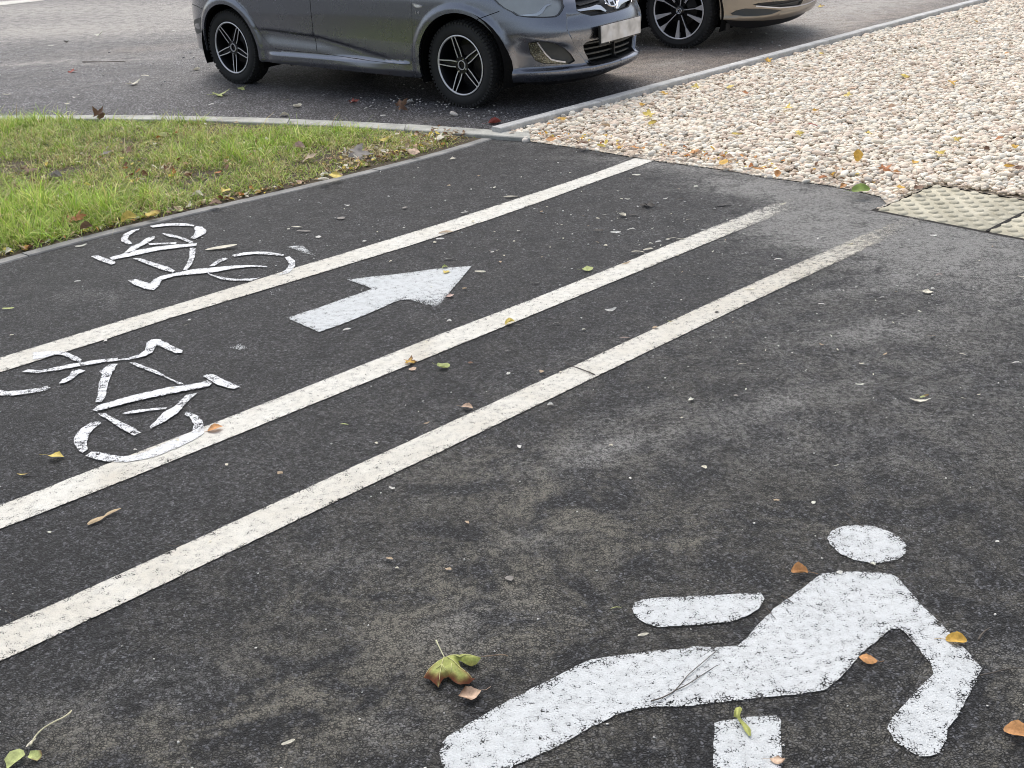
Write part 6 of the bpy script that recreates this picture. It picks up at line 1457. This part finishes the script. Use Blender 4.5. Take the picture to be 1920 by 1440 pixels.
# twigs
TG = 'thin twigs lying about'
def twig(uv, r, label, colr=None): 
    stalk('twig', [(u, v, .010+.003*math.sin(i*1.7)) for i, (u, v) in enumerate(uv)], np.linspace(r, r*.45, len(uv)), M_TWIG, label, 'twig', group=TG)
twig([(1115,702), (1100,696), (1085,690), (1070,686), (1057,676)], .0022, 'dark twig crossing the nearest long line')
twig([(1221,1314), (1240,1309), (1262,1298), (1272,1288), (1290,1265), (1320,1240), (1343,1220)], .0016, 'longest forked twig across the painted figure leg, left branch')
twig([(1268,1294), (1290,1283), (1320,1263), (1345,1247)], .0013, 'short right branch of the twig across the painted figure leg')
twig([(1466,1117), (1478,1124), (1488,1131)], .0016, 'tiny twig on the waist of the painted torso')
twig([(1437,1140), (1447,1152), (1454,1160)], .0012, 'tiny twig at the hip of the painted torso')
twig([(1835,1200), (1840,1190), (1848,1182), (1857,1177)], .0028, 'short curved twig right of the yellow leaf on the elbow')
twig([(1838,1266), (1860,1262), (1880,1256), (1905,1252), (1930,1254)], .0018, 'thin twig reaching the right picture edge from the painted hand')
twig([(1587,962), (1600,972), (1610,980), (1618,987)], .0014, 'thin twig touching the painted head')
twig([(317,1022), (325,1024), (338,1022)], .0014, 'tiny twig on the upper edge of the nearest line at the left')
twig([(760,1161), (780,1159), (796,1156)], .0010, 'hair thin stalk above the large maple leaf')
twig([(10,1144), (20,1150), (35,1158)], .0012, 'tiny twig at the left edge above the nearest line')
twig([(155,116), (190,116), (235,115)], .006, 'long dark twig lying across the parking lot')
# uncountable crumbs: white paint and stone chips
r_ = np.random.default_rng(11); pts = []; 
for (u, v, su, sv, k) in ((800, 197, 60, 8, 60), (770, 155, 30, 10, 14), (1320, 85, 60, 8, 20), (720, 188, 40, 6, 22), (900, 215, 50, 6, 20), (250, 120, 200, 60, 40), (900, 600, 600, 300, 60), (1300, 1000, 500, 300, 60), (400, 1150, 350, 200, 40), (1500, 560, 250, 120, 45), (1200, 460, 120, 60, 25), (1300, 640, 80, 40, 10), (1400,60,100,30,18), (900, 380, 200, 60, 60), (1250, 420, 150, 60, 60), (500, 420, 250, 50, 40), (1700, 560, 150, 100, 50)):
    for _ in range(k): pts.append((np.clip(r_.normal(u, su), 0, 1920), np.clip(r_.normal(v, sv), 60, 1440)))
P = np.array([G(u, v, .006) for u, v in pts]); ok = ~inside(verge_poly, P[:, 0], P[:, 1]) & ~inside(gravel_poly, P[:, 0], P[:, 1]); P = P[ok]; n = len(P)
sz = r_.uniform(.0015, .0038, n)*(1+np.clip(P[:, 1]-3, 0, 8)*.35); W, F, C = pebbles(P, sz, np.clip(np.array([(.72, .70, .66)])*r_.uniform(.5, 1.1, (n, 1)), 0, .85), sub=1)
tag(mesh('crumbs', W, F, M_STONE, smooth=True, col=C), 'tiny white stone and paint crumbs strewn over the asphalt', kind='stuff')
# stray pebbles rolled off the gravel
st = [(851, 213, .03), (986, 262, .03), (1018, 272, .018), (1290, 326, .02), (1655, 414, .008), (1631, 1043, .004)]
for k, (u, v, s_) in enumerate(st[:2]):
    p = G(u, v, s_*.5); W, F, C = pebbles(np.array([[0, 0, 0.0]]), np.array([s_]), np.array([(.68, .63, .56)]), sub=3)
    tag(mesh('pebble', W, F, M_STONE, smooth=True, col=C, loc=(p[0], p[1], s_*.45)), ['single white pebble on the lot between front wheel and pale kerb', 'single pebble at the joint of the kerbs and the gravel tip'][k], 'pebble', 'stray pebbles')

# tiny pale leaf scraps blown over the lanes, too many and too small to count
r = np.random.default_rng(23); Vs = []; Fs = []; Cs = []; k = 0
for i in range(130):
    u, v = [(r.normal(1180, 130), r.normal(440, 45)), (r.normal(800, 220), r.normal(400, 60)), (r.normal(1650, 150), r.normal(620, 110)), (r.normal(900, 400), r.normal(760, 160))][i % 4]
    if not (20 < u < 1900 and v > 300): continue
    p = G(u, v, .008)
    if inside(gravel_poly, p[0:1], p[1:2])[0] or inside(verge_poly, p[0:1], p[1:2])[0]: continue
    V, F, C, _ = leafgeo(['bract', 'chip'][i % 2], r.uniform(.010, .026), LCOL[['white', 'cream', 'pale', 'tan', 'cream'][i % 5]], int(i), curl=1.2); a = r.uniform(0, 6.28); ca, sa = math.cos(a), math.sin(a)
    Vs.append(np.c_[V[:, 0]*ca-V[:, 1]*sa+p[0], V[:, 0]*sa+V[:, 1]*ca+p[1], V[:, 2]+.0085]); Fs.append(F+k); Cs.append(C); k += len(V)
tag(mesh('leaf_scraps', np.vstack(Vs), np.vstack(Fs), M_LEAF, smooth=True, col=np.vstack(Cs)), 'tiny pale leaf scraps blown over the path', kind='stuff')
